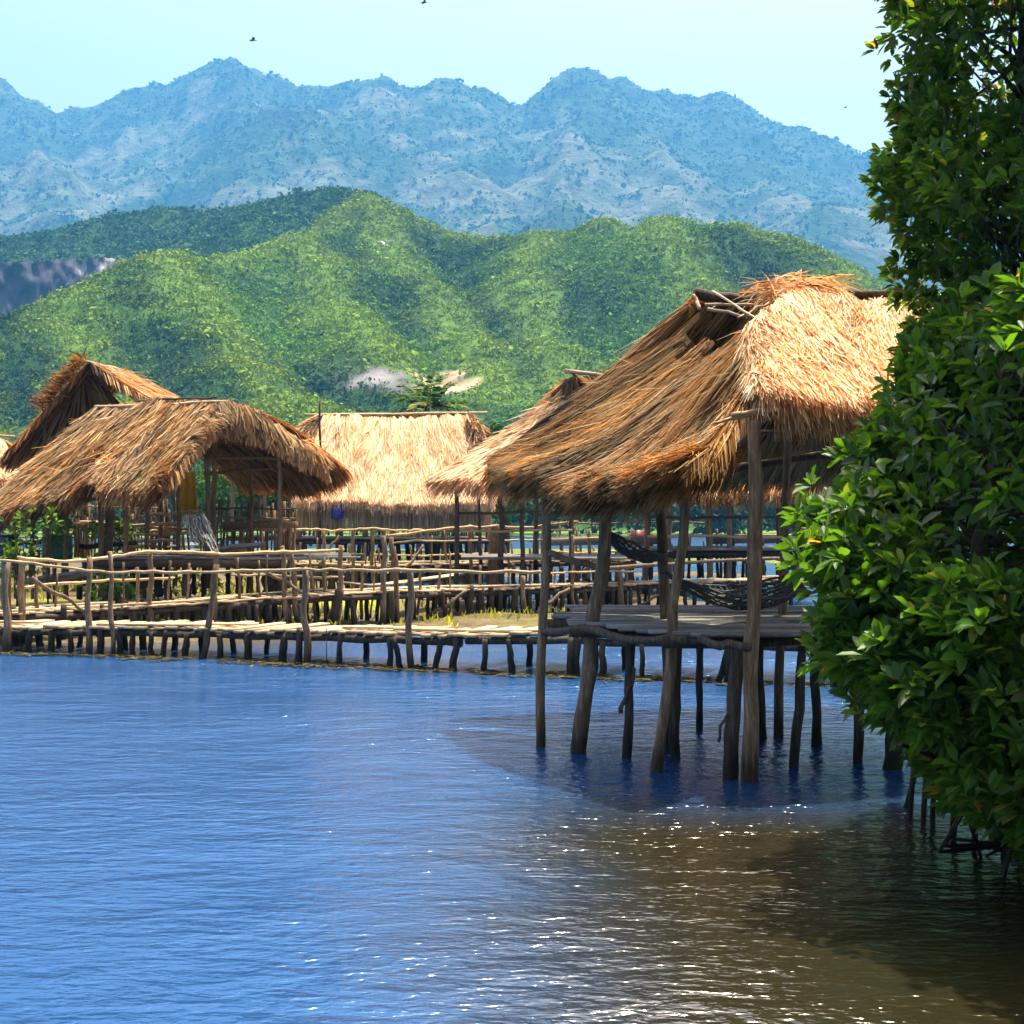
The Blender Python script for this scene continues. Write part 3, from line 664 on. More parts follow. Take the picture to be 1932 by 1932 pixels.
# ---- left hut with open gable
def hut_left():
    h = thing('thatched_hut', P(330, 1150, 29) * np.array((1, 1, 0)), 'open-sided thatched hut with a low drooping tan roof, left behind the front walkway', 'hut', 'thatched huts')
    rb, rf = P(183, 766, 30.5), P(432, 757, 28.2)
    left = Face([rb, P(260, 760, 29.8), P(350, 758, 29), P(405, 752, 28.4), P(425, 757, 28.1)],
                [P(-40, 975, 28.0), P(60, 958, 27.3), P(140, 938, 27.0), P(176, 918, 26.9), P(215, 925, 26.7), P(285, 925, 26.3), P(330, 880, 26.3)], sag=.05, und=.12, seed=21)
    hole = lambda u, v: (abs(u - .60) < .045 - (1 - v) * .25) & (v > .84)
    thatch(h, left, PAL_TAN, 20000, .75, .024, eave=1.5, verge=(0, 1.6), jitter=.09, lift=.10, hole=hole, streak=.35)
    right = Face([P(420, 756, 28.1), P(400, 760, 29), P(300, 765, 30), rb], [P(648, 888, 27.2), P(610, 905, 28.5), P(540, 912, 31), P(455, 905, 33.5)], sag=-.16, und=.1, seed=25)
    thatch(h, right, PAL_OLD, 9000, .7, .024, eave=1.8, verge=(2.0, 0), jitter=.1, under=.6, thick=.06, base_end=.80)
    hood = Face([P(282, 912, 26.35), P(350, 826, 27.3), P(405, 764, 27.9), P(432, 755, 28.0), P(500, 784, 27.7), P(600, 858, 27.3)], [P(298, 922, 26.2), P(372, 842, 27.1), P(408, 803, 27.7), P(436, 816, 27.8), P(505, 834, 27.5), P(622, 900, 27.1)], sag=-.06, und=.09, seed=29)
    thatch(h, hood, np.concatenate((PAL_TAN, PAL_OLD[:2])), 4200, .6, .022, eave=1.2, jitter=.16, lift=.08, under=.1, thick=.05, name='gable_hood', base_end=.7)
    beam(h, 'ridge_pole', P(180, 768, 30.4), P(436, 758, 28.0), .04, RAIL)
    beam(h, 'ridge_pole', P(255, 757, 29.8), P(410, 749, 28.3), .025, DARKWOOD)
    for t in (.25, .5, .75):
        a = P(410, 775, 28.4) * (1 - t) + P(300, 775, 30) * t; b = P(620, 905, 28.2) * (1 - t) + P(470, 908, 33) * t
        beam(h, 'rafter', a, b, .035, DARKWOOD)
    beam(h, 'tie_beam', P(390, 862, 28.3), P(620, 866, 28.3), .04, POLE)
    beam(h, 'tie_beam', P(385, 893, 29.5), P(560, 880, 30.5), .035, POLE)
    beam(h, 'eave_beam', P(0, 965, 27.6), P(300, 928, 26.6), .04, DARKWOOD)
    posts = [(238, 1130, 236, 935, 27.2, .06), (190, 1130, 190, 935, 27.6, .07), (206, 1135, 205, 930, 28.4, .11), (125, 1130, 124, 945, 27.7, .06), (92, 1130, 90, 950, 27.8, .05),
             (63, 1130, 62, 960, 28.3, .05), (30, 1130, 28, 965, 28.2, .05), (336, 1075, 337, 870, 28.6, .05), (392, 1110, 390, 840, 28.4, .07), (402, 1120, 404, 820, 29.2, .06), (472, 1110, 473, 872, 30, .065),
             (530, 1130, 527, 850, 27.6, .055), (300, 1120, 304, 900, 30.5, .06), (277, 1110, 280, 900, 29, .06), (545, 1110, 546, 880, 32, .05)]
    hut_poles(h, posts, POLE)
    piles = [(300, 1125, 300, 1060, 28, .09), (318, 1130, 318, 1060, 27.3, .09), (352, 1125, 352, 1055, 27.2, .10), (268, 1128, 268, 1055, 27.5, .09), (250, 1128, 250, 1060, 28, .08), (430, 1120, 430, 1050, 28.5, .06),
             (448, 1120, 447, 1050, 29, .05), (505, 1125, 505, 1050, 27.8, .13), (518, 1125, 519, 1050, 28.2, .11), (175, 1130, 175, 1065, 28, .08), (150, 1130, 151, 1070, 28.4, .07), (222, 1130, 221, 1060, 28, .09), (385, 1122, 385, 1060, 28.6, .06), (365, 1122, 366, 1060, 29, .06)]
    hut_poles(h, piles, DARKWOOD, 'pile')
    mb = MB()                                        # the lattice of sticks that closes the back of the hut
    for k in range(90):
        x = rng.uniform(140, 560); t = rng.uniform(.5, 1.6); mb.tube(crooked(P(x, 1052, 32.2), P(x + rng.uniform(-6, 6), rng.uniform(935, 1000), 32.2 + rng.uniform(-.1, .1)), 5, .02), .028 * rng.uniform(.5, 1.3), 5, (t, t * .9, t * .75))
    for k in range(13):
        x = rng.uniform(130, 460); y = rng.uniform(950, 1045); t = rng.uniform(.7, 1.8); mb.tube(crooked(P(x, y, 32.1), P(x + rng.uniform(60, 150), y + rng.uniform(-8, 8), 32.1), 7, .03), .035 * rng.uniform(.6, 1.3), 5, (t, t * .88, t * .7))
    mb.build('lattice_wall', POLE, h)
    zf = 1.30
    def quad(px0, px1, Y, py): return P(px0, py, Y), P(px1, py, Y)
    mb = MB()
    for Y in np.arange(27.1, 31.5, .22):
        x = PX(180, Y)
        while x < PX(520, 29): 
            xe = x + rng.uniform(1.2, 2.4); t = rng.uniform(.5, 1.2); mb.box((x, Y, zf + rng.uniform(-.02, .02)), (xe, Y, zf + rng.uniform(-.02, .02)), .2, .04, (t, t, t)); x = xe
    mb.build('floor', GREYDECK, h)
    for Y in (27.0, 28.4, 30): beam(h, 'joist', (PX(175, Y), Y, zf - .1), (PX(525, Y), Y, zf - .1), .08, DARKWOOD)
    for a, b, r, mt in (((165, 1000, 29.0), (340, 985, 29.0), .035, RAIL), ((250, 1008, 30.5), (540, 1000, 30.5), .03, RAIL), ((150, 985, 30.8), (330, 1000, 30.8), .03, RAIL), ((260, 975, 29.5), (380, 962, 29.2), .03, RAIL),
                        ((420, 992, 30.3), (560, 990, 30.3), .09, POLE), ((410, 976, 31), (545, 980, 31), .025, RAIL), ((240, 1020, 29.8), (330, 1020, 29.8), .04, RAIL), ((390, 1038, 28.0), (500, 1026, 27.9), .06, GREYDECK), ((150, 1030, 28.5), (260, 1026, 28.5), .05, DARKWOOD),
                        ((30, 1100, 27.5), (235, 1068, 27.2), .06, GREYDECK), ((60, 1103, 27.3), (240, 1075, 27.0), .06, POLE), ((380, 962, 31.5), (560, 958, 31.5), .02, DARKWOOD)):
        beam(h, 'rail', P(*a), P(*b), r, mt, .02)
hut_left()
def drape(name, corners, fold, label, cat, mat):
    """a hanging cloth between four points, with folds"""
    mb = MB(); c = np.array(corners); U, V = np.meshgrid(np.linspace(0, 1, 26), np.linspace(0, 1, 20))
    top = c[0] + (c[1] - c[0]) * U[..., None]; bot = c[3] + (c[2] - c[3]) * U[..., None]
    S = top + (bot - top) * V[..., None]; S[..., 1] += fold * np.sin(U * 16 + V * 2.5) * (.3 + V) + fold * (fbm(U * 5, V * 5, 3, 3) - .5) * 2
    S[..., 2] -= .12 * V * np.sin(U * np.pi) + .05 * fbm(U * 6, V, 2, 5)
    n = S.reshape(-1, 3); grid(mb, S[..., 0], S[..., 1], S[..., 2])
    mb.add(n + np.array((0, .012, 0)), mb.f4[0][:, ::-1])
    o = mb.build(name, mat, smooth=True)
    return tag(o, label, cat)
drape('cloth', [P(333, 885, 29.3), P(368, 888, 29.3), P(374, 962, 29.4), P(330, 968, 29.4)], .06, 'yellow cloth hanging under the roof of the open left hut', 'cloth', plain('yellow_cloth', (.72, .52, .06), .8, .45))
def net_drape():
    o = thing('fishing_net', P(375, 1030, 27.4), 'grey fishing net bunched and draped off the edge of the left hut floor', 'net')
    mb = MB()
    for k in range(46):
        u = rng.random(); a = P(345 + 40 * u, 972 + rng.uniform(-3, 6), 27.2 + rng.uniform(-.1, .1)); b = P(358 + 52 * u ** 1.3, 1015 + 14 * u + rng.uniform(-8, 8), 27.0 + rng.uniform(-.1, .1))
        mb.tube(crooked(a, b, 9, .035), .014, 4, (1, 1, 1))
    mb.build('mesh', plain('net_grey', (.26, .25, .23), .9), o)
    m2 = MB()
    for k in range(6): m2.tube(crooked(P(380 + 3 * k, 1008, 27.0), P(404 + 2 * k, 1045, 26.6), 7, .02), .009, 4)
    m2.build('cord', plain('net_cord', (.30, .28, .25), .9), o)
net_drape()
def barrel(name, px, py0, py1, Y, r, col, label):
    z0, z1 = P(px, py1, Y)[2], P(px, py0, Y)[2]; x = PX(px, Y)
    o = thing(name, (x, Y, z0), label, 'barrel', 'plastic barrels')
    H = z1 - z0; mb = MB(); prof = [(.0, .92), (.03, 1), (.3, 1), (.32, 1.04), (.36, 1.04), (.38, 1), (.62, 1), (.64, 1.04), (.68, 1.04), (.70, 1), (.95, 1), (1, .93)]
    mb.tube([(x, Y, z0 + a * H) for a, b in prof], [r * b for a, b in prof], 20); mb.build('body', plain(name + '_plastic', col, .4, 0, .15), o, smooth=True)
    m2 = MB(); m2.tube([(x, Y, z1), (x, Y, z1 + .03)], [r * .96, r * .9], 20); m2.tube([(x - .08, Y - .1, z1 + .02), (x - .08, Y - .1, z1 + .07)], .04, 10); m2.build('lid', plain(name + '_lid', tuple(c * .7 for c in col), .4), o)
    return o
barrel('barrel', 108, 1012, 1062, 28.2, .30, (.01, .17, .14), 'green plastic barrel standing between the posts of the left hut')
barrel('barrel', 8, 1012, 1050, 27.8, .26, (.015, .03, .10), 'dark blue plastic barrel at the far left end of the left hut')
barrel('barrel', 636, 955, 978, 47, .20, (.02, .03, .28), 'small bright blue barrel under the left end of the white hut roof')

# ---- tall gabled hut behind
def hut_tall():
    h = thing('thatched_hut', P(160, 1080, 37) * np.array((1, 1, 0)), 'tall dark gabled hut with shaggy reddish verge, standing behind the open left hut', 'hut', 'thatched huts')
    Yg = 35.0
    a0, a1 = P(166, 686, Yg), P(250, 705, Yg + 4.5)
    lft = Face([a0, a1], [P(14, 858, Yg), P(60, 850, Yg + 4.5)], sag=.05, seed=31)
    rgt = Face([a0, a1], [P(312, 768, Yg + .0), P(400, 785, Yg + 4.5)], sag=.05, seed=33)
    thatch(h, lft, PAL_OLD, 4000, .8, .03, eave=1.4, verge=(1.6, 0), jitter=.16, lift=.1)
    thatch(h, rgt, PAL_TAN * 1.05, 5000, .8, .03, eave=1.4, verge=(1.2, 0), jitter=.1, lift=.08)
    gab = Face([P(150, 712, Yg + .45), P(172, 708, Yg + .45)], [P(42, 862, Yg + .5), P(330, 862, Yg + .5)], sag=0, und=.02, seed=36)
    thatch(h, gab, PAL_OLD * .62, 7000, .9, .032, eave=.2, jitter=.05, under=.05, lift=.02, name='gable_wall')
    mb = MB(); n = 420
    tt = rng.random(n); p = a0 + (P(14, 858, Yg) - a0) * tt[:, None] * .55 + rng.normal(0, .06, (n, 3)) + np.array((-.05, 0, .12))
    d = np.stack((rng.normal(-.6, .5, n), rng.normal(-.2, .4, n), rng.uniform(-.1, .9, n)), -1); d /= np.linalg.norm(d, axis=1)[:, None]
    blades(mb, p, d, np.tile((0, -1.0, .2), (n, 1)), rng.uniform(.15, .45, n), .024 * rng.uniform(.6, 1.3, n), PAL_OLD[[0, 1, 2, 4]][rng.integers(0, 4, n)] * .75, np.zeros(n), .2)
    mb.build('verge_tuft', STRAW, h)
    beam(h, 'ridge_pole', a0 + np.array((0, -.3, .02)), a1, .05, RAIL); beam(h, 'rafter', P(168, 700, Yg + .1), P(20, 862, Yg + .1), .05, DARKWOOD); beam(h, 'rafter', P(170, 700, Yg + .1), P(320, 778, Yg + .1), .05, DARKWOOD)
    beam(h, 'post', P(83, 1140, Yg + .3), P(85, 790, Yg + .3), .06, BARK)
    hut_poles(h, [(60, 1110, 60, 855, Yg + .6, .07), (160, 1110, 160, 860, Yg + .6, .07), (250, 1110, 250, 860, Yg + .6, .07), (330, 1110, 330, 860, Yg + .6, .07), (120, 1100, 120, 850, Yg + 4, .07), (300, 1100, 300, 850, Yg + 4, .07)], BARK)
    mb = MB()
    for y in np.arange(Yg + .3, Yg + 4.6, .25): mb.box((PX(50, Yg), y, 1.4), (PX(340, Yg), y, 1.4), .24, .05)
    mb.build('floor', GREYDECK, h)
hut_tall()

# ---- broad hut with the pale new roof
def hut_simple(label, top, bot, Y, dY, pal, count, width, floor_z, posts_px, length=.8, curtain=0., name_count=0, ends=(1, 1), backdrop=None, streak=.1, rails=()):
    """roof with its ridge across the view: front slope, back slope, end verges, posts, floor"""
    (tx0, ty0), (tx1, ty1) = top; (bx0, by0), (bx1, by1) = bot
    h = thing('thatched_hut', (PX((bx0 + bx1) / 2, Y), Y + dY / 2, 0), label, 'hut', 'thatched huts')
    Yr = Y + dY / 2
    r0, r1 = P(tx0, ty0, Yr), P(tx1, ty1, Yr)
    rm = (r0 + r1) / 2 - np.array((0, 0, .05))
    e0, e1 = P(bx0, by0, Y), P(bx1, by1, Y); em = (e0 + e1) / 2 - np.array((0, 0, .08))
    thatch(h, Face([r0, rm, r1], [e0, em, e1], sag=.05, und=.12, seed=41 + name_count), pal, count, length, width, eave=1.3, verge=ends, jitter=.12, lift=.08, curtain=curtain, streak=streak)
    b0, b1 = e0 + np.array((0, dY, 0)), e1 + np.array((0, dY, 0))
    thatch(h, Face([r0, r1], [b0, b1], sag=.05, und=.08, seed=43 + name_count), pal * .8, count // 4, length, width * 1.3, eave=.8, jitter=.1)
    beam(h, 'ridge_pole', r0 + np.array((-.4, 0, .06)), r1 + np.array((.5, 0, .06)), .05, RAIL)
    for x in posts_px:
        for yy, k in ((Y + .5, 0), (Y + dY - .5, 1)):
            pole(h, 'post', (PX(x, yy) + rng.uniform(-.1, .1), yy, -.5), (PX(x, yy), yy, e0[2] + .15), .09, .07, DARKWOOD if k else POLE, .03)
    xa, xb = PX(min(posts_px), Y) - .3, PX(max(posts_px), Y) + .3
    mb = MB()
    for y in np.arange(Y + .3, Y + dY - .2, .3):
        t = rng.uniform(.5, 1.1); mb.box((xa, y, floor_z), (xb, y, floor_z), .28, .06, (t, t, t))
    mb.build('floor', GREYDECK, h)
    beam(h, 'joist', (xa, Y + .35, floor_z - .12), (xb, Y + .35, floor_z - .12), .09, DARKWOOD)
    beam(h, 'joist', (xa, Y + dY - .5, floor_z - .12), (xb, Y + dY - .5, floor_z - .12), .09, DARKWOOD)
    for py in rails: beam(h, 'rail', P(min(posts_px), py, Y + .4), P(max(posts_px), py + 1, Y + .4), .04, DARKWOOD if py < 1000 else RAIL)
    return h
h4 = hut_simple('broad hut with a blazing pale new thatch roof and hanging straw skirt, in the middle', ((601, 786), (893, 781)), ((560, 938), (925, 942)), 47, 6.0, PAL_NEW, 40000, .024, 1.45,
           [566, 600, 640, 690, 740, 790, 840, 890, 920], curtain=.9, ends=(1.6, 1.6), rails=(965, 975))
# end verges of the pale roof: rolled reddish straw bundles
for (a, b) in (((604, 783), (556, 835)), ((884, 778), (915, 830))):
    f = Face([P(a[0] - 6, a[1], 49.9), P(a[0] + 6, a[1], 49.9)], [P(b[0] - 10, b[1], 48.6), P(b[0] + 12, b[1], 48.6)], seed=3)
    thatch(h4, f, PAL_OLD, 900, .7, .04, eave=.6, jitter=.2, lift=.15, name='verge_bundle')
mb = MB()
for z0 in (1.55,):
    for x in rng.uniform(PX(566, 52.4), PX(920, 52.4), 34): 
        t = rng.uniform(.5, 1.2); mb.box((x, 52.4, 1.5), (x + rng.uniform(-.1, .1), 52.4, 2.9), .08, .03, (t, t, t), up=(0, 1, 0))
mb.build('back_wall', DARKWOOD, h4)
beam(h4, 'pole', P(604, 1010, 46.8), P(603, 755, 46.8), .045, DARKWOOD)
for x in np.linspace(640, 930, 24):
    Yp = rng.uniform(47.3, 52.5); pole(h4, 'pile', (PX(x, Yp) + rng.uniform(-.25, .25), Yp, -.5), (PX(x, Yp), Yp, 1.42), .10, .08, DARKWOOD, .03)

# ---- small hut between the pale one and the big one
def hut_small():
    h = thing('thatched_hut', P(960, 1150, 33) * np.array((1, 1, 0)), 'low pale tan thatched hut half hidden behind the nearest hut, dark gable peak showing', 'hut', 'thatched huts')
    a0, a1 = P(1078, 706, 33), P(1220, 720, 35)
    s = Face([P(1068, 720, 33), P(1110, 708, 33.5), a1], [P(822, 898, 31), P(900, 908, 30.3), P(1000, 918, 30)], sag=.25, und=.1, seed=51)
    thatch(h, s, PAL_NEW * .92, 9000, .75, .028, eave=1.5, verge=(1.4, 0), jitter=.12, lift=.08, streak=.25)
    b = Face([P(1070, 716, 33), a1], [P(1000, 800, 36), P(1300, 830, 37)], sag=.1, seed=52)
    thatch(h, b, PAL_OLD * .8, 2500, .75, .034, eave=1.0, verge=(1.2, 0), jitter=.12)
    r = Face([a0, a1], [P(1320, 880, 31), P(1500, 880, 33)], sag=.1, seed=53)
    thatch(h, r, PAL_OLD, 2500, .75, .034, eave=1.0, jitter=.12)
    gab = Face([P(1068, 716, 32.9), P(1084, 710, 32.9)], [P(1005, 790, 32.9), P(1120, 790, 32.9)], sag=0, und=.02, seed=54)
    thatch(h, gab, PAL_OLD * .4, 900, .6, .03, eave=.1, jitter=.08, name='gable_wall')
    beam(h, 'ridge_pole', a0 + np.array((-.15, -.2, .05)), a1, .05, RAIL); beam(h, 'rafter', P(1078, 712, 32.8), P(1005, 782, 32.8), .05, DARKWOOD)
    beam(h, 'eave_beam', P(830, 912, 30.9), P(985, 922, 30.3), .05, DARKWOOD)
    hut_poles(h, [(862, 1160, 862, 905, 30.6, .065), (908, 1100, 902, 908, 32.5, .05), (946, 1150, 944, 910, 31, .085), (985, 1150, 985, 915, 30.8, .07), (1078, 1150, 1078, 900, 31.5, .07), (1010, 1100, 1012, 905, 34, .06), (1150, 1120, 1150, 880, 34, .06)], BARK, 'post')
    mb = MB()
    for y in np.arange(30.8, 34.5, .25):
        t = rng.uniform(.6, 1.1); mb.box((PX(870, y), y, 1.2), (PX(1180, y), y, 1.2), .24, .05, (t, t, t))
    mb.build('floor', GREYDECK, h)
    for py in (967, 1000): beam(h, 'rail', P(858, py + 2, 30.6), P(1080, py, 31.3), .03, DARKWOOD if py < 990 else RAIL)
hut_small()
hut_simple('hut with low golden eaves seen through the stilts under the nearest hut', ((1225, 800), (1500, 802)), ((1205, 918), (1512, 922)), 38, 5.0, PAL_OLD * 1.12, 9000, .034, 1.25, [1222, 1262, 1336, 1378, 1424, 1470, 1500], name_count=7, ends=(.6, 1.4), rails=(975, 1012))
hut_simple('pale thatched hut cut off by the left edge, behind the tall gabled hut', ((-190, 820), (0, 826)), ((-220, 905), (32, 900)), 46, 5.0, PAL_NEW, 4500, .04, 1.4, [-200, -120, -40, 20], name_count=13, ends=(.5, 1.2))
hut_simple('small pale roof peeping out left of the broad white-roofed hut', ((430, 808), (556, 812)), ((420, 880), (600, 884)), 60, 5.0, PAL_NEW * .9, 3500, .05, 1.4, [440, 500, 560], name_count=17, ends=(.5, .5))

# ------------------------------------------------------------------ walkways
class Path:
    def __init__(s, pts): a = np.array(pts, float); s.px, s.Y, s.z = a[:, 0], a[:, 1], a[:, 2]
    def y(s, px): return np.interp(px, s.px, s.Y)
    def at(s, px, dz=0, dy=0):
        Y = float(s.y(px)); return np.array((PX(px, Y), Y + dy, float(np.interp(px, s.px, s.z)) + dz))
def deck(parent, path, width, mat=DECK, lengthwise=.25, step=(.09, .2), rag=.12, px0=None, px1=None, th=.035):
    a, b = path.px[0] if px0 is None else px0, path.px[-1] if px1 is None else px1
    fine = np.linspace(a, b, 400); pts = np.array([path.at(x) for x in fine])
    s = np.concatenate(([0], np.cumsum(np.linalg.norm(np.diff(pts[:, :2], axis=0), axis=1))))
    tot = s[-1]; mb = MB(); q = 0.0
    def at(d): return np.array([np.interp(d, s, pts[:, i]) for i in range(3)])
    while q < tot:
        wd = rng.uniform(*step); p = at(q + wd / 2); d = at(min(tot, q + .1)) - at(max(0, q - .1)); d /= np.linalg.norm(d) + 1e-9
        n = np.array((-d[1], d[0], 0)); n = n if n[1] > 0 else -n
        sk = rng.normal(0, .05); n = n + d * sk; f0 = rng.uniform(-rag, rag * .6); f1 = width + rng.uniform(-rag, rag)
        z = rng.uniform(-.018, .018); t = rng.uniform(.65, 1.15); col = np.array((t * rng.uniform(.97, 1.06), t, t * rng.uniform(.85, 1.05)))
        if rng.random() > .03: mb.box(p + n * f0 + (0, 0, z), p + n * f1 + (0, 0, z + rng.uniform(-.02, .02)), wd * rng.uniform(.8, 1.02), th * rng.uniform(.8, 1.3), col, taper=rng.uniform(.8, 1.1))
        q += wd
    q = 0
    while q < tot and lengthwise > 0:                # long boards thrown over the cross pieces
        ln = rng.uniform(1.2, 3.0)
        if rng.random() < lengthwise * 2:
            off = rng.uniform(.05, width * .9); p0, p1 = at(q), at(min(tot, q + ln)); d = p1 - p0
            if np.linalg.norm(d) > .5:
                n = np.array((-d[1], d[0], 0)); n /= np.linalg.norm(n); n = n if n[1] > 0 else -n
                t = rng.uniform(.8, 1.2); mb.box(p0 + n * off + (0, 0, .05), p1 + n * (off + rng.uniform(-.1, .1)) + (0, 0, .055), rng.uniform(.10, .22), .03, (t, t, t * .95))
        q += ln * .6
    mb.build('deck', mat, parent)
    for off, r in ((.04, .055), (width - .1, .055)):  # the bearers, log by log
        q = 0.0
        while q < tot - .3:
            e = min(tot, q + rng.uniform(2.0, 3.2)); pm = [at(x) for x in np.linspace(q, e, 7)]
            d = pm[-1] - pm[0]; n = np.array((-d[1], d[0], 0)); n /= np.linalg.norm(n) + 1e-9; n = n if n[1] > 0 else -n
            m2 = MB(); pts_ = np.array(pm) + n * off + np.array((0, 0, -.085)) + rng.normal(0, .012, (7, 3)); t = rng.uniform(.6, 1.1)
            m2.tube(pts_, r * rng.uniform(.8, 1.15, 7), 8, (t, t, t), rj=.08); m2.build('bearer', BARK, parent, smooth=True); q = e - .05
def rail(parent, pts, path, r=.032, dy=0., mat=RAIL):
    pts = np.array(pts, float); x = np.linspace(pts[0, 0], pts[-1, 0], max(8, int(len(pts) * 4)))
    k = np.interp(x, pts[:, 0], pts[:, 1])
    ks = np.convolve(np.pad(k, 1, mode='edge'), (.25, .5, .25), 'valid')
    q = np.array([P(a, b, float(path.y(a)) + dy) for a, b in zip(x, ks)]); q += rng.normal(0, .008, q.shape)
    m = MB(); t = rng.uniform(.9, 1.15); m.tube(q, r * .68 * rng.uniform(.78, 1.2, len(q)), 8, (t, t * .98, t * .94), rj=.06)
    return m.build('rail', mat, parent, smooth=True)
def piles(parent, lst, path, mat=BARK, name='pile', dy=0.0, r=.06):
    for it in lst:
        bx, by, tx, ty = it[:4]; rr = it[4] if len(it) > 4 else r
        Y = float(path.y(bx)) + dy; p0, p1 = P(bx, by, Y), P(tx, ty, Y)
        p0 = p0 + (p0 - p1) / np.linalg.norm(p0 - p1) * .5
        pole(parent, name, p0, p1, rr * .92, rr * .74, mat, amp=min(rr * .5, .012 * float(np.linalg.norm(p1 - p0))), n=11)

def walk_front():
    o = thing('walkway', (0, 18.8, 0), 'long crooked plank walkway with pole railing, nearest of the footbridges', 'walkway', 'plank walkways')
    pa = Path([(-60, 22.2, .37), (0, 21.8, .37), (200, 21.3, .40), (400, 20.7, .42), (580, 19.9, .45), (780, 19.25, .47), (868, 18.95, .47), (965, 18.6, .52), (1310, 17.8, .54), (1620, 17.1, .54)])
    deck(o, pa, 1.15, px0=-60, px1=440, lengthwise=.35); deck(o, pa, 1.15, px0=436, px1=868, lengthwise=.4); deck(o, pa, 1.6, px0=878, px1=1620, lengthwise=.12, step=(.14, .3))
    F_ = [(250, 1232, 252, 1192, .06), (285, 1232, 284, 1192, .05), (350, 1240, 352, 1196, .065), (415, 1240, 416, 1196, .06), (468, 1246, 468, 1196, .075), (533, 1248, 535, 1198, .075), (564, 1252, 565, 1184, .06), (640, 1250, 643, 1198, .05),
          (737, 1258, 736, 1202, .05), (755, 1260, 742, 1202, .055), (822, 1259, 833, 1202, .055), (857, 1264, 861, 1193, .065), (914, 1266, 916, 1206, .05), (965, 1270, 960, 1206, .055), (1077, 1272, 1077, 1200, .065), (1088, 1272, 1091, 1206, .05),
          (1137, 1272, 1136, 1208, .055), (1212, 1280, 1213, 1210, .04), (1318, 1284, 1320, 1212, .055), (1354, 1284, 1376, 1220, .05), (1372, 1284, 1372, 1216, .05), (1510, 1290, 1512, 1214, .06), (1576, 1292, 1577, 1214, .06)]
    F_ += [(x + rng.uniform(-5, 5), 1229, x + rng.uniform(-4, 4), 1188, rng.uniform(.045, .075)) for x in (15, 52, 96, 132, 190, 226, 312)]
    piles(o, F_, pa)
    B_ = [(x, 1216, x + rng.uniform(-5, 5), 1186, rng.uniform(.05, .08)) for x in (30, 75, 110, 150, 235, 270, 330, 380, 440, 505)] 
    piles(o, B_, pa, dy=1.0, mat=DARKWOOD)
    piles(o, [(690, 1240, 690, 1200), (800, 1240, 800, 1200), (1000, 1246, 1000, 1206), (1180, 1250, 1180, 1208), (1420, 1262, 1420, 1212)], pa, dy=1.1, mat=DARKWOOD)
    piles(o, [(12, 1230, 9, 1060, .075), (167, 1228, 164, 1052, .055), (217, 1231, 208, 1040, .045), (387, 1242, 409, 1066, .055), (577, 1252, 573, 1072, .06), (777, 1264, 773, 1076, .055)], pa, POLE, 'rail_post', dy=-.06)
    piles(o, [(616, 1252, 616, 1184, .008)], pa, DARKWOOD, 'rod', dy=-.1)
    rail(o, [(-40, 1052), (0, 1057), (80, 1064), (160, 1077), (212, 1080), (300, 1080), (410, 1079), (470, 1077), (575, 1074), (680, 1075), (775, 1076), (880, 1078), (1020, 1079)], pa, dy=-.14)
    return pa
PA1 = walk_front()
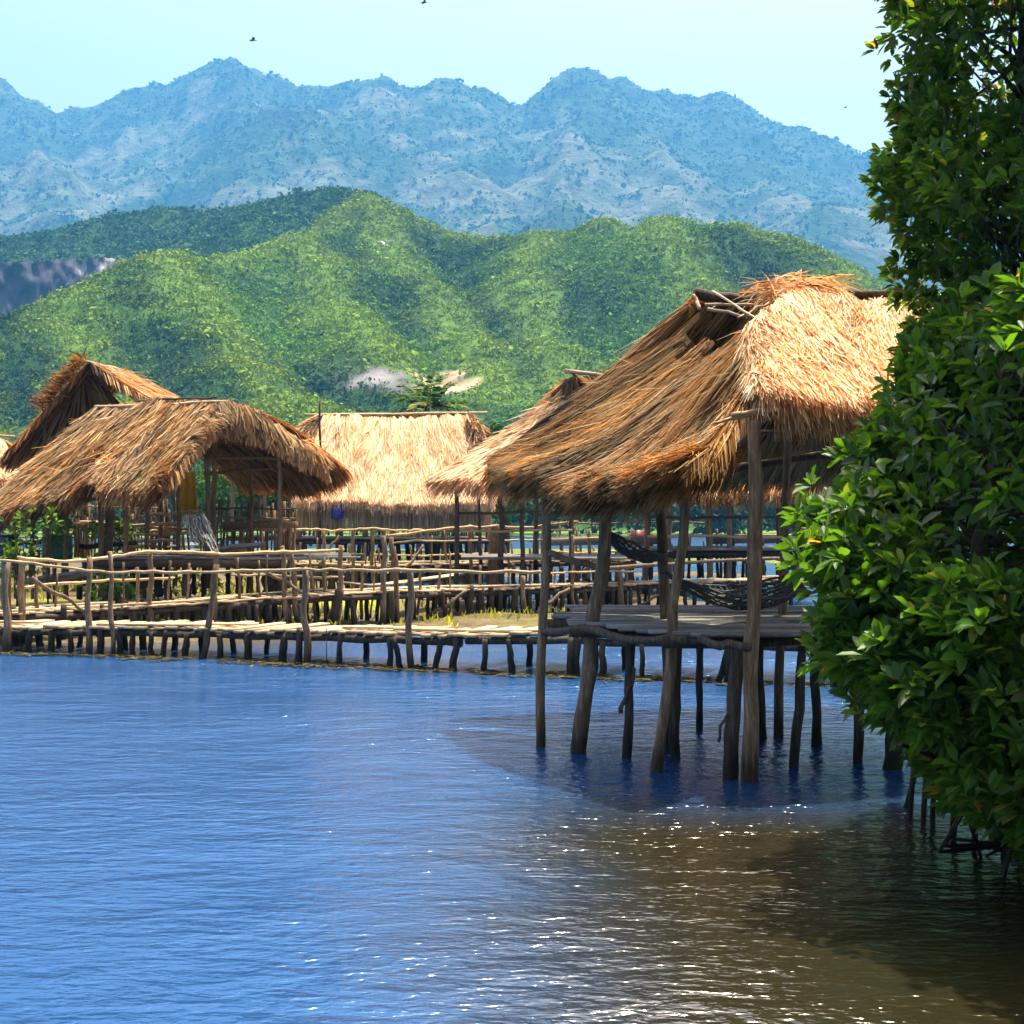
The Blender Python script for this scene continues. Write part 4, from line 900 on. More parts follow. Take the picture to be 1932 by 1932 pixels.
def walk_mid():
    o = thing('walkway', (-2, 27, 0), 'rising plank walkway behind the front one, with bleached upper rail', 'walkway', 'plank walkways')
    pa = Path([(-40, 22.6, .48), (20, 22.9, .5), (240, 24.5, .5), (470, 25.8, .57), (640, 26.5, .65), (740, 27.3, .64), (900, 29.0, .61), (1050, 30, .61), (1300, 32, .62), (1500, 34, .62), (1640, 35, .6)])
    deck(o, pa, 1.1, px0=-40, px1=640, lengthwise=.7); deck(o, pa, 1.0, px0=630, px1=1180, lengthwise=.5); deck(o, pa, 1.1, px0=1180, px1=1640, lengthwise=.4)
    F_ = [(628, 1186, 640, 1112, .11), (670, 1182, 662, 1120, .075), (735, 1184, 738, 1115, .11), (838, 1178, 835, 1112, .05), (884, 1172, 889, 1106, .09), (905, 1170, 908, 1108, .10), (930, 1170, 925, 1108, .07), (942, 1170, 945, 1110, .06), (970, 1168, 971, 1104, .10), (1000, 1168, 998, 1108, .07), (1060, 1165, 1062, 1104, .06)]
    F_ += [(x, 1160, x + rng.uniform(-4, 4), 1104, rng.uniform(.045, .075)) for x in range(1088, 1310, 17)]
    F_ += [(x, 1152, x + rng.uniform(-3, 3), 1096, rng.uniform(.05, .08)) for x in (1335, 1372, 1394, 1430, 1462, 1492, 1555, 1582, 1602)]
    F_ += [(x, 1205, x + rng.uniform(-3, 3), 1140, rng.uniform(.05, .08)) for x in (120, 190, 250, 330, 385, 430, 470, 485, 510, 545, 560)]
    piles(o, F_, pa, DARKWOOD)
    piles(o, [(x + rng.uniform(-6, 6), y, x + rng.uniform(-5, 5), y - 60, rng.uniform(.04, .075)) for x, y in [(x, np.interp(x, [0, 470, 900, 1500], [1205, 1180, 1160, 1140])) for x in range(5, 1240, 19)]], pa, DARKWOOD, dy=1.05)
    piles(o, [(18, 1168, 16, 1055, .05), (43, 1165, 39, 1052, .07), (286, 1152, 283, 1042, .06), (403, 1150, 408, 1034, .065), (538, 1148, 532, 1030, .055), (558, 1148, 549, 1040, .06), (640, 1148, 644, 1030, .06), (748, 1142, 741, 1012, .06), (722, 1142, 725, 1010, .07), (1082, 1160, 1080, 1010, .05)], pa, POLE, 'rail_post', dy=-.02)
    rail(o, [(33, 1052), (80, 1056), (130, 1060), (175, 1056), (215, 1049), (280, 1041), (350, 1042), (420, 1045), (500, 1043), (570, 1041), (648, 1037)], pa, .045, dy=-.08)
    rail(o, [(240, 1146), (330, 1142), (420, 1136), (480, 1129), (560, 1128), (640, 1122), (720, 1117)], pa, .03, dy=-.05)
    piles(o, [(x + rng.uniform(-4, 4), y0, x + rng.uniform(-5, 5), y1, rng.uniform(.02, .042)) for x, y0, y1 in ((70, 1160, 1085), (105, 1156, 1078), (232, 1146, 1060), (262, 1144, 1070), (320, 1140, 1058), (355, 1138, 1062), (452, 1134, 1050), (487, 1130, 1058), (505, 1130, 1046), (588, 1126, 1040), (612, 1124, 1052), (682, 1120, 1062), (705, 1118, 1050), (792, 1114, 1072), (826, 1112, 1078), (852, 1110, 1040), (905, 1106, 1066), (958, 1104, 1078), (1000, 1102, 1062), (1050, 1100, 1072), (1135, 1100, 1060), (1182, 1100, 1068))], pa, POLE, 'stake', dy=.3)
    piles(o, [(1172, 1160, 1168, 1080, .09), (990, 1165, 985, 1085, .07)], pa, POLE, 'board', dy=-.1)
    for a, b in (((500, 1075, 26.2), (590, 1130, 25.9)), ((800, 1170, 28.2), (880, 1115, 28.6)), ((1010, 1160, 29.4), (1075, 1110, 29.8)), ((60, 1090, 23.0), (160, 1150, 23.4)), ((1195, 1150, 31), (1260, 1108, 31.4))): beam(o, 'brace', P(*a), P(*b), .035, POLE, .03)
    rail(o, [(440, 1086), (520, 1084), (600, 1090), (650, 1088)], pa, .03, dy=.4)
    rail(o, [(30, 1108), (120, 1100), (240, 1094), (330, 1090)], pa, .035, dy=.5)
    rail(o, [(880, 1108), (1000, 1103), (1150, 1104), (1300, 1098), (1480, 1094)], pa, .03, dy=-.05)
    rail(o, [(1030, 1082), (1090, 1079), (1200, 1078)], pa, .03, dy=-.1)
walk_mid()
def walk_back():
    o = thing('walkway', (-3, 35, 0), 'higher plank walkway farther back with two wavy pole rails', 'walkway', 'plank walkways')
    pa = Path([(330, 33.0, 1.0), (530, 33.5, 1.0), (700, 34, .95), (860, 35, .95), (1020, 36, 1.0), (1200, 37, 1.0)])
    deck(o, pa, 1.1, px0=440, px1=1200, lengthwise=.6)
    piles(o, [(x, 1140, x + rng.uniform(-5, 5), 1068, rng.uniform(.05, .09)) for x in list(range(452, 700, 17)) + list(range(705, 1200, 22))], pa, DARKWOOD)
    piles(o, [(x, 1130, x + d, t, .06) for x, d, t in ((556, -4, 1000), (612, 0, 998), (665, 1, 1002), (700, 3, 1000), (742, 0, 1000), (890, -4, 990), (925, 3, 992), (945, -6, 1000), (1025, 0, 990), (1078, 1, 985), (1110, 2, 1000))], pa, POLE, 'rail_post', dy=-.05)
    piles(o, [(938, 1075, 935, 992, .20)], pa, POLE, 'board', dy=-.12)
    rail(o, [(528, 999), (560, 999), (600, 998), (625, 1003), (660, 999), (700, 997), (760, 1001), (800, 1000)], pa, .04, dy=-.1)
    rail(o, [(728, 1012), (790, 1004), (860, 995), (940, 993), (1000, 997), (1030, 990), (1090, 984)], pa, .05, dy=-.15)
    rail(o, [(732, 1026), (780, 1020), (870, 1021), (960, 1020), (1040, 1018), (1140, 1015)], pa, .03, dy=-.12)
    piles(o, [(x + rng.uniform(-5, 5), 1100, x + rng.uniform(-6, 6), rng.uniform(1000, 1045), rng.uniform(.025, .05)) for x in range(470, 1190, 31)], pa, POLE, 'stake', dy=.5)
    for a, b in (((600, 1068, 33.2), (640, 1010, 33.4)), ((960, 1075, 35.2), (945, 1000, 35.3)), ((1100, 1080, 36), (1150, 1015, 36.3)), ((760, 1080, 33.8), (800, 1030, 34.2))): beam(o, 'brace', P(*a), P(*b), .035, POLE, .03)
    rail(o, [(700, 1046), (800, 1048), (900, 1044), (1000, 1046)], pa, .03, dy=.9)
    rail(o, [(1030, 1040), (1100, 1044), (1180, 1040)], pa, .035, dy=.2)
    rail(o, [(455, 1058), (540, 1062), (640, 1066), (740, 1070)], pa, .04, dy=-.05)
    # sloping gangway that links the two levels
    g = thing('gangway', (PX(760, 29), 29, 0), 'sagging bleached gangway boards sloping up between the middle and back walkways', 'gangway')
    mb = MB()
    for k in range(4):
        pts = [(640, 1098 + k * 2, 28.3), (700, 1104 + k, 28.6), (760, 1099, 29.4), (870, 1084, 32.5)]
        q = np.array([P(*a) for a in pts]) + np.array((0, k * .22, 0))
        for a, b in zip(q[:-1], q[1:]): mb.box(a, b, .2, .035, np.array((1, 1, .95)) * rng.uniform(.9, 1.15))
    mb.build('boards', DECK, g)
    for x, y in ((655, 28.5), (745, 29.2), (830, 31.3)): pole(g, 'pile', (PX(x, y), y, -.5), (PX(x, y), y, P(x, 1106, y)[2]), .06, .05, DARKWOOD)
walk_back()
def walk_far():
    o = thing('walkway', (4, 43, 0), 'grey board walkway far behind the stilts of the nearest hut', 'walkway', 'plank walkways')
    pa = Path([(1000, 41, 1.02), (1200, 42, 1.02), (1400, 43, 1.05), (1560, 44, 1.05), (1720, 45, 1.05)])
    deck(o, pa, 1.5, GREYDECK, lengthwise=.2, px0=1000, px1=1720)
    for x0, x1 in ((1040, 1140), (1150, 1245), (1335, 1440), (1440, 1560), (1560, 1680)):
        mb = MB(); mb.box(pa.at(x0, .42, -.1), pa.at(x1, .44, -.1), .05, .26); mb.build('kick_board', GREYDECK, o)
    piles(o, [(x + rng.uniform(-4, 4), 1108, x, 1046, rng.uniform(.06, .11)) for x in (1010, 1040, 1062, 1090, 1118, 1150, 1166, 1195, 1225, 1255, 1290, 1318, 1338, 1368, 1385, 1402, 1418, 1440, 1470, 1520, 1560, 1600, 1640)], pa, DARKWOOD)
    piles(o, [(x, 1060, x, 1008, .05) for x in (1058, 1095, 1162, 1188, 1230, 1300, 1360, 1440, 1560, 1640)], pa, POLE, 'rail_post', dy=-.05)
    piles(o, [(x + rng.uniform(-5, 5), 1075, x + rng.uniform(-5, 5), rng.uniform(990, 1040), rng.uniform(.03, .06)) for x in range(1030, 1600, 27)], pa, POLE, 'stake', dy=.6)
    rail(o, [(1040, 985), (1120, 988), (1230, 984), (1330, 986)], pa, .035, dy=.9, mat=POLE)
    rail(o, [(1000, 1021), (1140, 1017), (1220, 1012), (1380, 1010), (1500, 1010), (1640, 1009)], pa, .05, dy=-.1)
    rail(o, [(1140, 1072), (1200, 1068), (1290, 1062), (1400, 1056), (1530, 1052), (1640, 1052)], Path([(1100, 30, 1), (1640, 31, 1)]), .06, mat=POLE)
walk_far()
def chair(px, py, Y, label):
    z = P(px, py, Y)[2]; x = PX(px, Y); o = thing('chair', (x, Y, z), label, 'chair')
    m = plain('faded_red_plastic', (.28, .06, .07), .5)
    b = MB(); b.box((x - .22, Y, z + .42), (x + .22, Y, z + .42), .42, .04); b.build('seat', m, o)
    b = MB(); b.box((x, Y + .22, z + .44), (x, Y + .28, z + .88), .44, .035, up=(0, 1, 0)); b.build('backrest', m, o)
    for sx in (-1, 1):
        for sy in (-1, 1): b = MB(); b.tube([(x + sx * .19, Y + sy * .18, z), (x + sx * .18, Y + sy * .17, z + .42)], .022, 8); b.build('leg', m, o)
chair(1205, 1055, 42.8, 'faded red chair standing on the grey far walkway')

# ------------------------------------------------------------------ vegetation
def leaves(mb, p, axis, L, W, col, fold=.22):
    """one leaf per row: base point, direction, length, width"""
    n = len(p); up = np.array((0, 0, 1.0)) + rng.normal(0, .45, (n, 3))
    s = np.cross(axis, up); s /= np.linalg.norm(s, axis=1)[:, None] + 1e-9; nn = np.cross(s, axis)
    L, W = L[:, None], W[:, None]
    tip = p + axis * L - np.array((0, 0, 1)) * L * rng.uniform(0, .15, (n, 1))
    def sd_(k, t, wv): return p + axis * L * t + s * k * W * wv + nn * W * fold * wv * 2
    V = np.stack((p, sd_(-1, .33, .46), sd_(-1, .70, .40), tip, sd_(1, .70, .40), sd_(1, .33, .46)), 1)
    i = np.arange(n)[:, None] * 6
    mb.add(V.reshape(-1, 3), np.concatenate((i + [0, 1, 2, 3], i + [0, 3, 4, 5])), col=np.repeat(col, 6, 0))
def rosettes(mb, c, axis, per, L, base_col, spread=(.5, 1.25)):
    n = len(c); m = n * per; ax = np.repeat(axis, per, 0); cc = np.repeat(c, per, 0)
    r = rng.normal(0, 1, (m, 3)); r -= ax * (r * ax).sum(1)[:, None]; r /= np.linalg.norm(r, axis=1)[:, None]
    th = rng.uniform(*spread, m)[:, None]; d = ax * np.cos(th) + r * np.sin(th)
    tone = np.repeat(rng.uniform(.65, 1.35, n), per) * rng.uniform(.8, 1.2, m)
    col = base_col * tone[:, None]; yel = rng.random(m); col = np.where((yel < .06)[:, None], np.array((.16, .20, .03)), col); col = np.where((yel < .004)[:, None], np.array((.38, .20, .04)), col)
    ln = L * rng.uniform(.7, 1.2, m); leaves(mb, cc + d * .015, d, ln, ln * rng.uniform(.36, .48, m), col)

def mangrove(name, label, cx, cy, ry, left, y0, y1, Yref, nb, leaf, trunk_pts, seed, extra=0., gaps=.0, base_col=(.035, .085, .014)):
    """left: outline of the crown's left flank on the photograph (row, column) at depth Yref"""
    o = thing(name, (cx, cy, 0), label, 'tree', 'mangrove trees by the water')
    lz = np.array([EYE - (a - HY) / F * Yref for a, b in left])[::-1]; lx = np.array([(b - CX) / F * Yref for a, b in left])[::-1]
    z0, z1 = EYE - (y1 - HY) / F * Yref, EYE - (y0 - HY) / F * Yref
    def xl(z): return np.interp(z, lz, lx)
    tips, axs = [], []
    while len(tips) < nb:                            # branch ends on an uneven shell
        z = rng.uniform(z0, z1); a = rng.uniform(math.pi * .60, math.pi * 2.05) if rng.random() < .8 else rng.uniform(0, 2 * math.pi)
        k = rng.beta(5, 1.3); rx = cx - xl(z)
        x, y = cx + math.cos(a) * rx * k * (1 if math.cos(a) < 0 else .55), cy + math.sin(a) * ry * k
        if gaps and fbm(np.array([x * 2.1 + y]), np.array([z * 2.4 - y * .8]), 2, seed)[0] < gaps: continue
        tips.append((x, y, z)); axs.append((math.cos(a) * .8, math.sin(a) * .8, rng.uniform(-.1, .8)))
    tips, axs = np.array(tips), np.array(axs); axs /= np.linalg.norm(axs, axis=1)[:, None]
    mb = MB(); tw = MB()
    per_b = 8
    c = np.repeat(tips, per_b, 0) + rng.normal(0, 1, (nb * per_b, 3)) * np.array((.10, .12, .085)); a2 = np.repeat(axs, per_b, 0) + rng.normal(0, .5, (nb * per_b, 3))
    a2[:, 2] += .25; a2 /= np.linalg.norm(a2, axis=1)[:, None]
    # nothing may stick out past the outline by more than a leaf
    orow = np.array([a for a, b in left], float); ocol = np.array([b for a, b in left], float)
    def inside(q, m): row = HY - (q[:, 2] - EYE) / q[:, 1] * F; return q[:, 0] / q[:, 1] * F + CX > np.interp(row, orow, ocol) + m / q[:, 1] * F
    rag = extra + (fbm(c[:, 2] * 3.1 + c[:, 1], c[:, 1] * 1.3, 3, seed + 50) - .5) * .55
    keep = inside(c, leaf * .1 + rag + rng.uniform(-.05, .07, len(c))); c, a2 = c[keep], a2[keep]
    rosettes(mb, c, a2, 8, leaf, np.array(base_col))
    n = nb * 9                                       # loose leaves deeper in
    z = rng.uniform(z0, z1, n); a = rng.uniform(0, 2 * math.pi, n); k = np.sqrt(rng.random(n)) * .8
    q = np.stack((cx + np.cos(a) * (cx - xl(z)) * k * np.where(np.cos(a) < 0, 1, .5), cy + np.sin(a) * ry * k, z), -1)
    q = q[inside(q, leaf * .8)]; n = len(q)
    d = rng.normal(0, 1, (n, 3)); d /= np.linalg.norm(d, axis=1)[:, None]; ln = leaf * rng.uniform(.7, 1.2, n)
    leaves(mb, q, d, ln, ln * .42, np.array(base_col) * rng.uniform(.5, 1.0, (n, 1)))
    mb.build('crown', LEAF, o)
    stem = np.array([P(*t) for t in trunk_pts]); ts = np.linspace(0, 1, 24)
    sp = np.stack([np.interp(ts, np.linspace(0, 1, len(stem)), stem[:, i]) for i in range(3)], -1) + rng.normal(0, .02, (24, 3))
    tb = MB(); tb.tube(sp, np.linspace(.10, .03, 24), 10, rj=.08); tb.build('trunk', BARK, o, smooth=True)
    for t in tips[inside(tips, .05)][::2]:                              # twigs reaching from the trunk into the crown
        s0 = sp[np.argmin(abs(sp[:, 2] - (t[2] - .5)))]; m1 = (s0 + t) / 2 + rng.normal(0, .1, 3) - np.array((0, 0, .1))
        tw.tube([s0, m1, t], [.018, .012, .005], 5)
    tw.build('branch', BARK, o)
    return o
L_TOP = [(-420, 1750), (-250, 1690), (-60, 1715), (0, 1712), (40, 1655), (70, 1640), (110, 1645), (150, 1692), (190, 1705), (235, 1740), (265, 1735), (295, 1690), (330, 1668), (380, 1672), (420, 1690), (445, 1740), (490, 1742), (520, 1752), (560, 1748), (620, 1745), (680, 1735), (760, 1760), (900, 1780)]
mangrove('mangrove_tree', 'tall mangrove tree with small glossy leaves rising past the top edge at right', 3.62, 9.2, 1.7, L_TOP, -300, 820, 9.0, 600, .105,
         [(1960, 1540, 9.4), (1940, 1100, 9.4), (1960, 600, 9.3), (1930, 100, 9.2), (1950, -250, 9.2)], 5, extra=-.11, gaps=.46, base_col=(.045, .110, .011))
L_LOW = [(540, 1850), (600, 1795), (640, 1745), (655, 1700), (690, 1668), (720, 1655), (760, 1660), (800, 1612), (850, 1580), (900, 1530), (950, 1520), (1000, 1508), (1040, 1505), (1080, 1520), (1110, 1540), (1150, 1595), (1180, 1575), (1220, 1550), (1260, 1550), (1285, 1610), (1330, 1600), (1370, 1660), (1390, 1740), (1420, 1765), (1470, 1770), (1500, 1800), (1540, 1870), (1570, 1940)]
lo = mangrove('mangrove_tree', 'low spreading mangrove bush with broad sunlit leaves in front of the nearest hut', 3.05, 7.9, 1.5, L_LOW, 560, 1560, 7.6, 640, .122,
         [(1900, 1600, 8.4), (1880, 1350, 8.2), (1850, 1100, 8.0), (1880, 800, 8.0), (1900, 680, 8.0)], 9, gaps=.42, base_col=(.044, .116, .011))
for (a, b, c) in (((1712, 1505, 9.6), (1722, 1430, 9.4), (1735, 1330, 9.0)), ((1738, 1515, 9.5), (1745, 1440, 9.3), (1760, 1330, 9.0)), ((1760, 1540, 9.2), (1752, 1450, 9.1), (1790, 1330, 8.9)), ((1795, 1580, 8.9), (1800, 1480, 8.8), (1820, 1350, 8.6)), ((1835, 1590, 8.7), (1840, 1500, 8.6), (1850, 1380, 8.5)), ((1895, 1620, 8.5), (1893, 1500, 8.5), (1890, 1380, 8.4)), ((1690, 1480, 10.1), (1730, 1400, 9.6), (1800, 1300, 9.0)), ((1925, 1610, 8.6), (1920, 1500, 8.5), (1900, 1380, 8.4))):
    q = np.array([P(*a), P(*b), P(*c)]); q[0, 2] = -.4
    m = MB(); t = np.linspace(0, 1, 12)[:, None]; m.tube((1 - t) ** 2 * q[0] + 2 * t * (1 - t) * q[1] + t ** 2 * q[2], np.linspace(.018, .022, 12), 6, rj=.1); m.build('prop_root', BARK, lo, smooth=True)

def small_bush(name, label, c, r, n, leaf, col, group, stem=True):
    o = thing(name, (c[0], c[1], mud_z(c[0], c[1]) - .02), label, 'plant', group)
    mb = MB(); q = np.array(c) + rng.normal(0, 1, (n, 3)) * np.array(r) * .5; a = q - np.array(c) + np.array((0, 0, .15)); a /= np.linalg.norm(a, axis=1)[:, None]
    rosettes(mb, q, a, 6, leaf, np.array(col)); mb.build('foliage', LEAF, o)
    m2 = MB(); z0 = float(mud_z(c[0], c[1])) - .1
    for k in range(5): m2.tube([(c[0] + rng.normal(0, .08), c[1], z0), np.array(c) + rng.normal(0, .1, 3), q[k]], [.02, .014, .006], 5)
    m2.build('stem', BARK, o)
for px, py, Y, r, lab in ((95, 990, 27.0, (.7, .4, .25), 'leafy mangrove sapling under the drooping eave of the left hut'), (215, 1000, 29, (.5, .4, .25), 'small leafy sapling behind the thick dark post of the left hut'),
                       (40, 1055, 26.8, (.35, .3, .35), 'dark leafy sapling at the left end beside the blue barrel'), (215, 1110, 26.2, (.5, .4, .3), 'low bush growing from mud below the left hut floor'), (290, 1100, 31, (.8, .5, .5), 'sunlit yellow-green bush seen between piles under the left hut'),
                       (385, 1105, 32, (.9, .5, .5), 'second yellow-green bush, behind the crossed rail posts')):
    small_bush('sapling', lab, P(px, py, Y), r, 70, .13, (.05, .12, .02) if Y < 30 else (.14, .19, .025), 'saplings around the left hut')

def tree_proto(name, H, rad, n, col, flat=.9):
    o = thing(name, (0, 0, 0), 'x', 'tree'); mb = MB()
    lob = rng.normal(0, 1, (9, 3)) * np.array((rad * .45, rad * .45, H * .18)) + np.array((0, 0, H * .62))
    per = n // 9
    q = np.repeat(lob, per, 0); d = rng.normal(0, 1, (len(q), 3)); d /= np.linalg.norm(d, axis=1)[:, None]; d[:, 2] = np.abs(d[:, 2]) * np.where(rng.random(len(q)) < .8, 1, -1)
    q = q + d * rad * .5 * rng.uniform(.55, 1.1, (len(q), 1)) * np.array((1, 1, flat))
    cols = np.array(col) * np.repeat(rng.uniform(.7, 1.35, 9), per)[:, None] * rng.uniform(.7, 1.3, (len(q), 1))
    clumps(mb, q, np.full(len(q), rad * .13), cols, 9, qs=.42)
    mb.build('crown', FAR_LEAF, o)
    m2 = MB(); m2.tube([(0, 0, -.3), (.1, 0, H * .3), (0, .1, H * .65)], [H * .03, H * .022, H * .012], 8)
    for k in range(4): m2.tube([(0, .02, H * .3), lob[k] * .6, lob[k]], [H * .014, H * .01, H * .005], 6)
    m2.build('trunk', BARK, o)
    return o
def copy_tree(o, loc, rz, sc, label, group):
    c = o.copy(); COL.objects.link(c); c.location = loc; c.rotation_euler = (0, 0, rz); c.scale = (sc[0], sc[0], sc[1]); c['label'] = label; c['group'] = group
    for ch in list(o.children): d = ch.copy(); COL.objects.link(d); d.parent = c
    return c
protos = [tree_proto('background_tree', 6.0, 3.2, 460, (.045, .10, .016)), tree_proto('background_tree', 6.0, 3.6, 460, (.06, .125, .02)), tree_proto('background_tree', 6.0, 2.9, 420, (.03, .075, .016))]
spots = [(455, 790, 78, 'bushy green tree top just left of the small pale roof'), (520, 800, 80, 'rounded green tree between the small pale roof and the thin pole'), (575, 775, 84, 'light green tree behind the left end of the white roof'),
         (640, 752, 76, 'darkest, tallest bush behind the white roof, left of centre'), (690, 752, 78, 'dark green bush close beside the tallest one behind the white roof'), (745, 770, 90, 'pale bush behind the white roof, left of the palm'),
         (855, 772, 88, 'green bush behind the white roof, right of the palm'), (905, 765, 74, 'bushy green tree above the right end of the white roof'), (955, 755, 76, 'dense green tree between the white roof and the dark gable peak'), (1010, 760, 82, 'green tree just left of the dark gable peak'), (20, 800, 82, 'green tree behind the tall gabled hut at the left edge')]
used = [False] * 3
for i, (px, py, Y, lab) in enumerate(spots):
    H = P(px, py, Y)[2] * .82; k = (2 if 'dark' in lab else i % 2); g = 'bushy trees behind the huts'
    loc = (PX(px, Y), Y, .1); s = (H / 6.0 * rng.uniform(.75, .95), H / 6.0)
    if not used[k]:
        o = protos[k]; used[k] = True; o.location = loc; o.scale = (s[0], s[0], s[1]); o['label'] = lab; o['group'] = g
    else: copy_tree(protos[k], loc, rng.uniform(0, 6.28), s, lab, g)
# land they stand on
mb = MB(); X, Y = np.meshgrid(np.linspace(-34, 22, 70), np.linspace(68, 100, 40)); ed = 70 + (fbm(X / 6, Y * 0, 3, 9) - .5) * 5
grid(mb, X, Y, np.minimum(np.clip((Y - ed) / 3, -.6, .15), np.clip((98 - Y) / 3, -.6, .3)) + (fbm(X, Y, 2, 3) - .5) * .1, (.10, .13, .04)); tag(mb.build('islet', MUD, smooth=True), kind='structure')
# palm
def palm(px, py, Y):
    z = P(px, py, Y)[2]; x = PX(px, Y); o = thing('coconut_palm', (x, Y, 0), 'spiky palm crown sticking up above the white thatch roof', 'palm')
    m = MB(); m.tube([(x + .3, Y, -.2), (x + .15, Y, z * .5), (x, Y, z - .3)], [.22, .17, .13], 10, rj=.05); m.build('trunk', BARK, o, smooth=True)
    for k in range(22):
        f = MB(); an = k / 22 * 2 * math.pi + rng.uniform(-.2, .2); el = rng.uniform(.1, 1.25); Lg = rng.uniform(2.0, 2.9); t = np.linspace(0, 1, 14)
        d = np.array((math.cos(an) * math.cos(el), math.sin(an) * math.cos(el), math.sin(el)))
        rib = np.array((x, Y, z - .3)) + d * (t * Lg)[:, None]; rib[:, 2] -= t ** 2 * Lg * .45 * math.cos(el)
        f.tube(rib, np.linspace(.03, .008, 14), 5, (.14, .15, .05))
        n = 46; tt = rng.uniform(.12, 1, n); b = np.stack([np.interp(tt, t, rib[:, i]) for i in range(3)], -1); s = np.cross(d, (0, 0, 1.0)); s /= np.linalg.norm(s)
        dd = s * np.where(np.arange(n) % 2, 1, -1)[:, None] * .8 + d * .6 - np.array((0, 0, .35)); dd /= np.linalg.norm(dd, axis=1)[:, None]
        c = np.array((.030, .075, .014)) if k % 8 else np.array((.14, .15, .04))
        leaves(f, b, dd, np.full(n, .62), np.full(n, .10), np.tile(c, (n, 1)) * rng.uniform(.7, 1.3, (n, 1))); f.build('frond', LEAF, o)
palm(806, 757, 82)
# far tree line on the shore
def treeline():
    mb = MB(); n = 3600; px = rng.uniform(-60, 2000, n); Y = rng.uniform(192, 215, n); H = np.interp(px, [-60, 500, 1000, 1150, 1300, 1500, 2000], [6.0, 6.5, 6.2, 5.6, 6.2, 5.2, 5.5]) * (.75 + .4 * vnoise(px / 22, px * 0, 3))
    z = H * np.sqrt(rng.random(n)); cols = np.array((.020, .048, .016)) * rng.uniform(.6, 1.7, (n, 1))
    clumps(mb, np.stack(((px - CX) / F * Y, Y, z), -1), rng.uniform(.5, 1.3, n), cols, 7)
    tag(mb.build('far_mangrove_belt', FAR_LEAF), 'dark belt of mangroves along the far shore behind the huts', 'trees', kind='stuff')
treeline()
# weed and scum along the water's edge, grass on the mud
def litter():
    n = 1500; px = rng.uniform(-20, 1560, n); t = np.interp(px, [0, 575, 780, 965, 1300, 1560], [1229, 1253, 1263, 1271, 1284, 1292]) + rng.normal(1, 3.2, n); Y = EYE * F / (t - HY)
    dn = vnoise(px / 30, t / 6, 3); k = dn > .42; px, Y = px[k], Y[k]
    mb = MB(); m = len(px); cols = np.array((.06, .05, .02)) * rng.uniform(.5, 1.8, (m, 1))
    c = np.stack(((px - CX) / F * Y, Y, np.full(m, .012)), -1); a = rng.normal(0, 1, (m, 3)) * np.array((1, .5, .05)); a /= np.linalg.norm(a, axis=1)[:, None]
    b = np.cross(a, (0, 0, 1.0)); s = rng.uniform(.03, .12, m)[:, None]
    V = np.stack((c - a * s, c - b * s * .4, c + a * s, c + b * s * .4), 1); V[:, 1::2, 2] += .012
    mb.add(V.reshape(-1, 3), np.arange(m * 4).reshape(-1, 4), col=np.repeat(cols, 4, 0))
    tag(mb.build('floating_weed', FAR_LEAF), 'brown weed floating along the feet of the front walkway', 'weed', kind='stuff')
    mb = MB(); n = 9000; x, y = rng.uniform(-18, 6, n), rng.uniform(23.5, 42, n); z = np.array([mud_z(a, b) for a, b in zip(x, y)]); k = (z > .06) & (fbm(x / 1.4, y / 1.4, 3, 22) > .48); x, y, z = x[k], y[k], z[k]; m = len(x)
    d = rng.normal(0, .35, (m, 3)) + np.array((0, 0, 1.0)); d /= np.linalg.norm(d, axis=1)[:, None]
    leaves(mb, np.stack((x, y, z - .02), -1), d, rng.uniform(.08, .3, m), rng.uniform(.02, .05, m), np.array((.20, .22, .03)) * rng.uniform(.5, 1.3, (m, 1)))
    tag(mb.build('marsh_grass', LEAF), 'yellow-green grass tufts on the mud below the walkways', 'grass', kind='stuff')
litter()

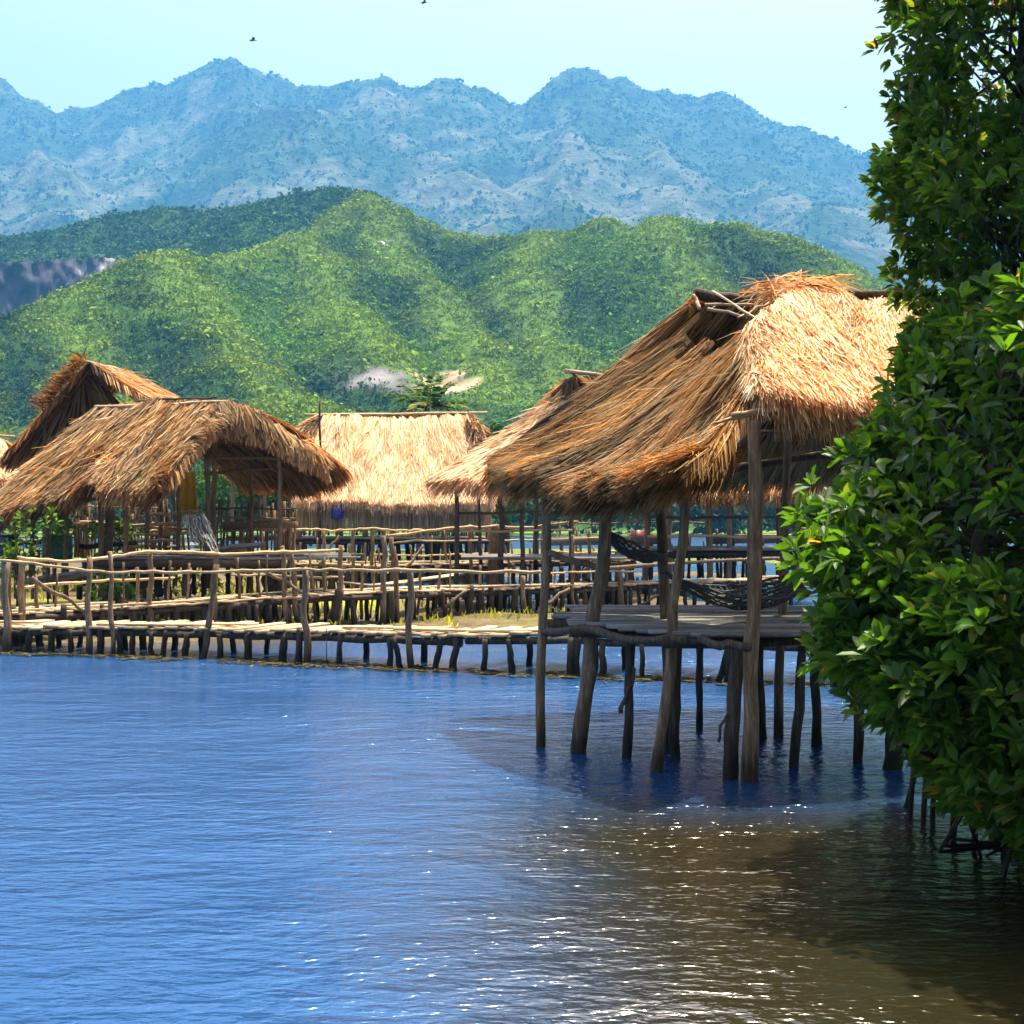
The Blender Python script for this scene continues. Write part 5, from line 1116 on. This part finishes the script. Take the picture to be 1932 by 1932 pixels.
# ------------------------------------------------------------------ birds
def bird(px, py, Y, span, col, label, rot, flap):
    c = P(px, py, Y); o = thing('bird', c, label, 'bird', 'birds in flight')
    m = plain('feather', col, .8); b = MB(); t = np.linspace(-.5, .5, 11); f = np.array((math.cos(rot), math.sin(rot), .06))
    prof = np.array([.01, .05, .08, .1, .11, .105, .09, .06, .055, .05, .008]) * span * .55
    b.tube(c + f * (t * span * .62)[:, None], prof, 10)
    s = np.array((-f[1], f[0], 0))
    for k in (-1, 1):
        q0 = c + np.array((0, 0, .03 * span)); el = c + s * k * span * .24 + np.array((0, 0, flap * span * .22)) + f * .04 * span; tp = c + s * k * span * .52 + np.array((0, 0, flap * span * .16)) - f * .08 * span
        for p0, p1, w0, w1 in ((q0, el, .24, .20), (el, tp, .20, .05)):
            V = [p0 + f * w0 * span * .5, p1 + f * w1 * span * .5, p1 - f * w1 * span * .5, p0 - f * w0 * span * .5]; V = np.array(V); th = np.array((0, 0, .012 * span))
            b.add(np.concatenate((V + th, V - th)), [(0, 1, 2, 3), (7, 6, 5, 4), (0, 4, 5, 1), (1, 5, 6, 2), (2, 6, 7, 3), (3, 7, 4, 0)])
    b.build('body', m, o)
bird(727, 462, 60, .85, (.75, .74, .68), 'pale egret gliding in front of the green hill', 1.15, .9)
bird(477, 76, 80, .75, (.10, .11, .12), 'dark bird flying above the highest mountain peak at left', .3, .5)
bird(800, 5, 70, .6, (.08, .09, .10), 'dark bird at the very top edge of the sky', .2, .35)
bird(1595, 203, 120, .6, (.12, .12, .13), 'tiny bird in the open sky above the right mountain shoulder', .4, .4)

# ------------------------------------------------------------------ haze
def haze():
    m, t, N, L = new_mat('haze_air'); out = N('ShaderNodeOutputMaterial'); v = N('ShaderNodeVolumePrincipled')
    v.inputs['Color'].default_value = (*HAZE_COLOR, 1); v.inputs['Density'].default_value = HAZE_DENSITY; v.inputs['Anisotropy'].default_value = 0.0
    L(v.outputs[0], out.inputs['Volume'])
    mb = MB(); x0, x1, y0, y1, z0, z1 = -1800, 1600, -60, 3560, -3.0, 1120
    V = [(x0, y0, z0), (x1, y0, z0), (x1, y1, z0), (x0, y1, z0), (x0, y0, z1), (x1, y0, z1), (x1, y1, z1), (x0, y1, z1)]
    mb.add(V, [(3, 2, 1, 0), (4, 5, 6, 7), (0, 1, 5, 4), (1, 2, 6, 5), (2, 3, 7, 6), (3, 0, 4, 7)])
    o = mb.build('haze', m); tag(o, 'thin blue haze between the huts and the mountains', 'haze', kind='stuff')
haze()
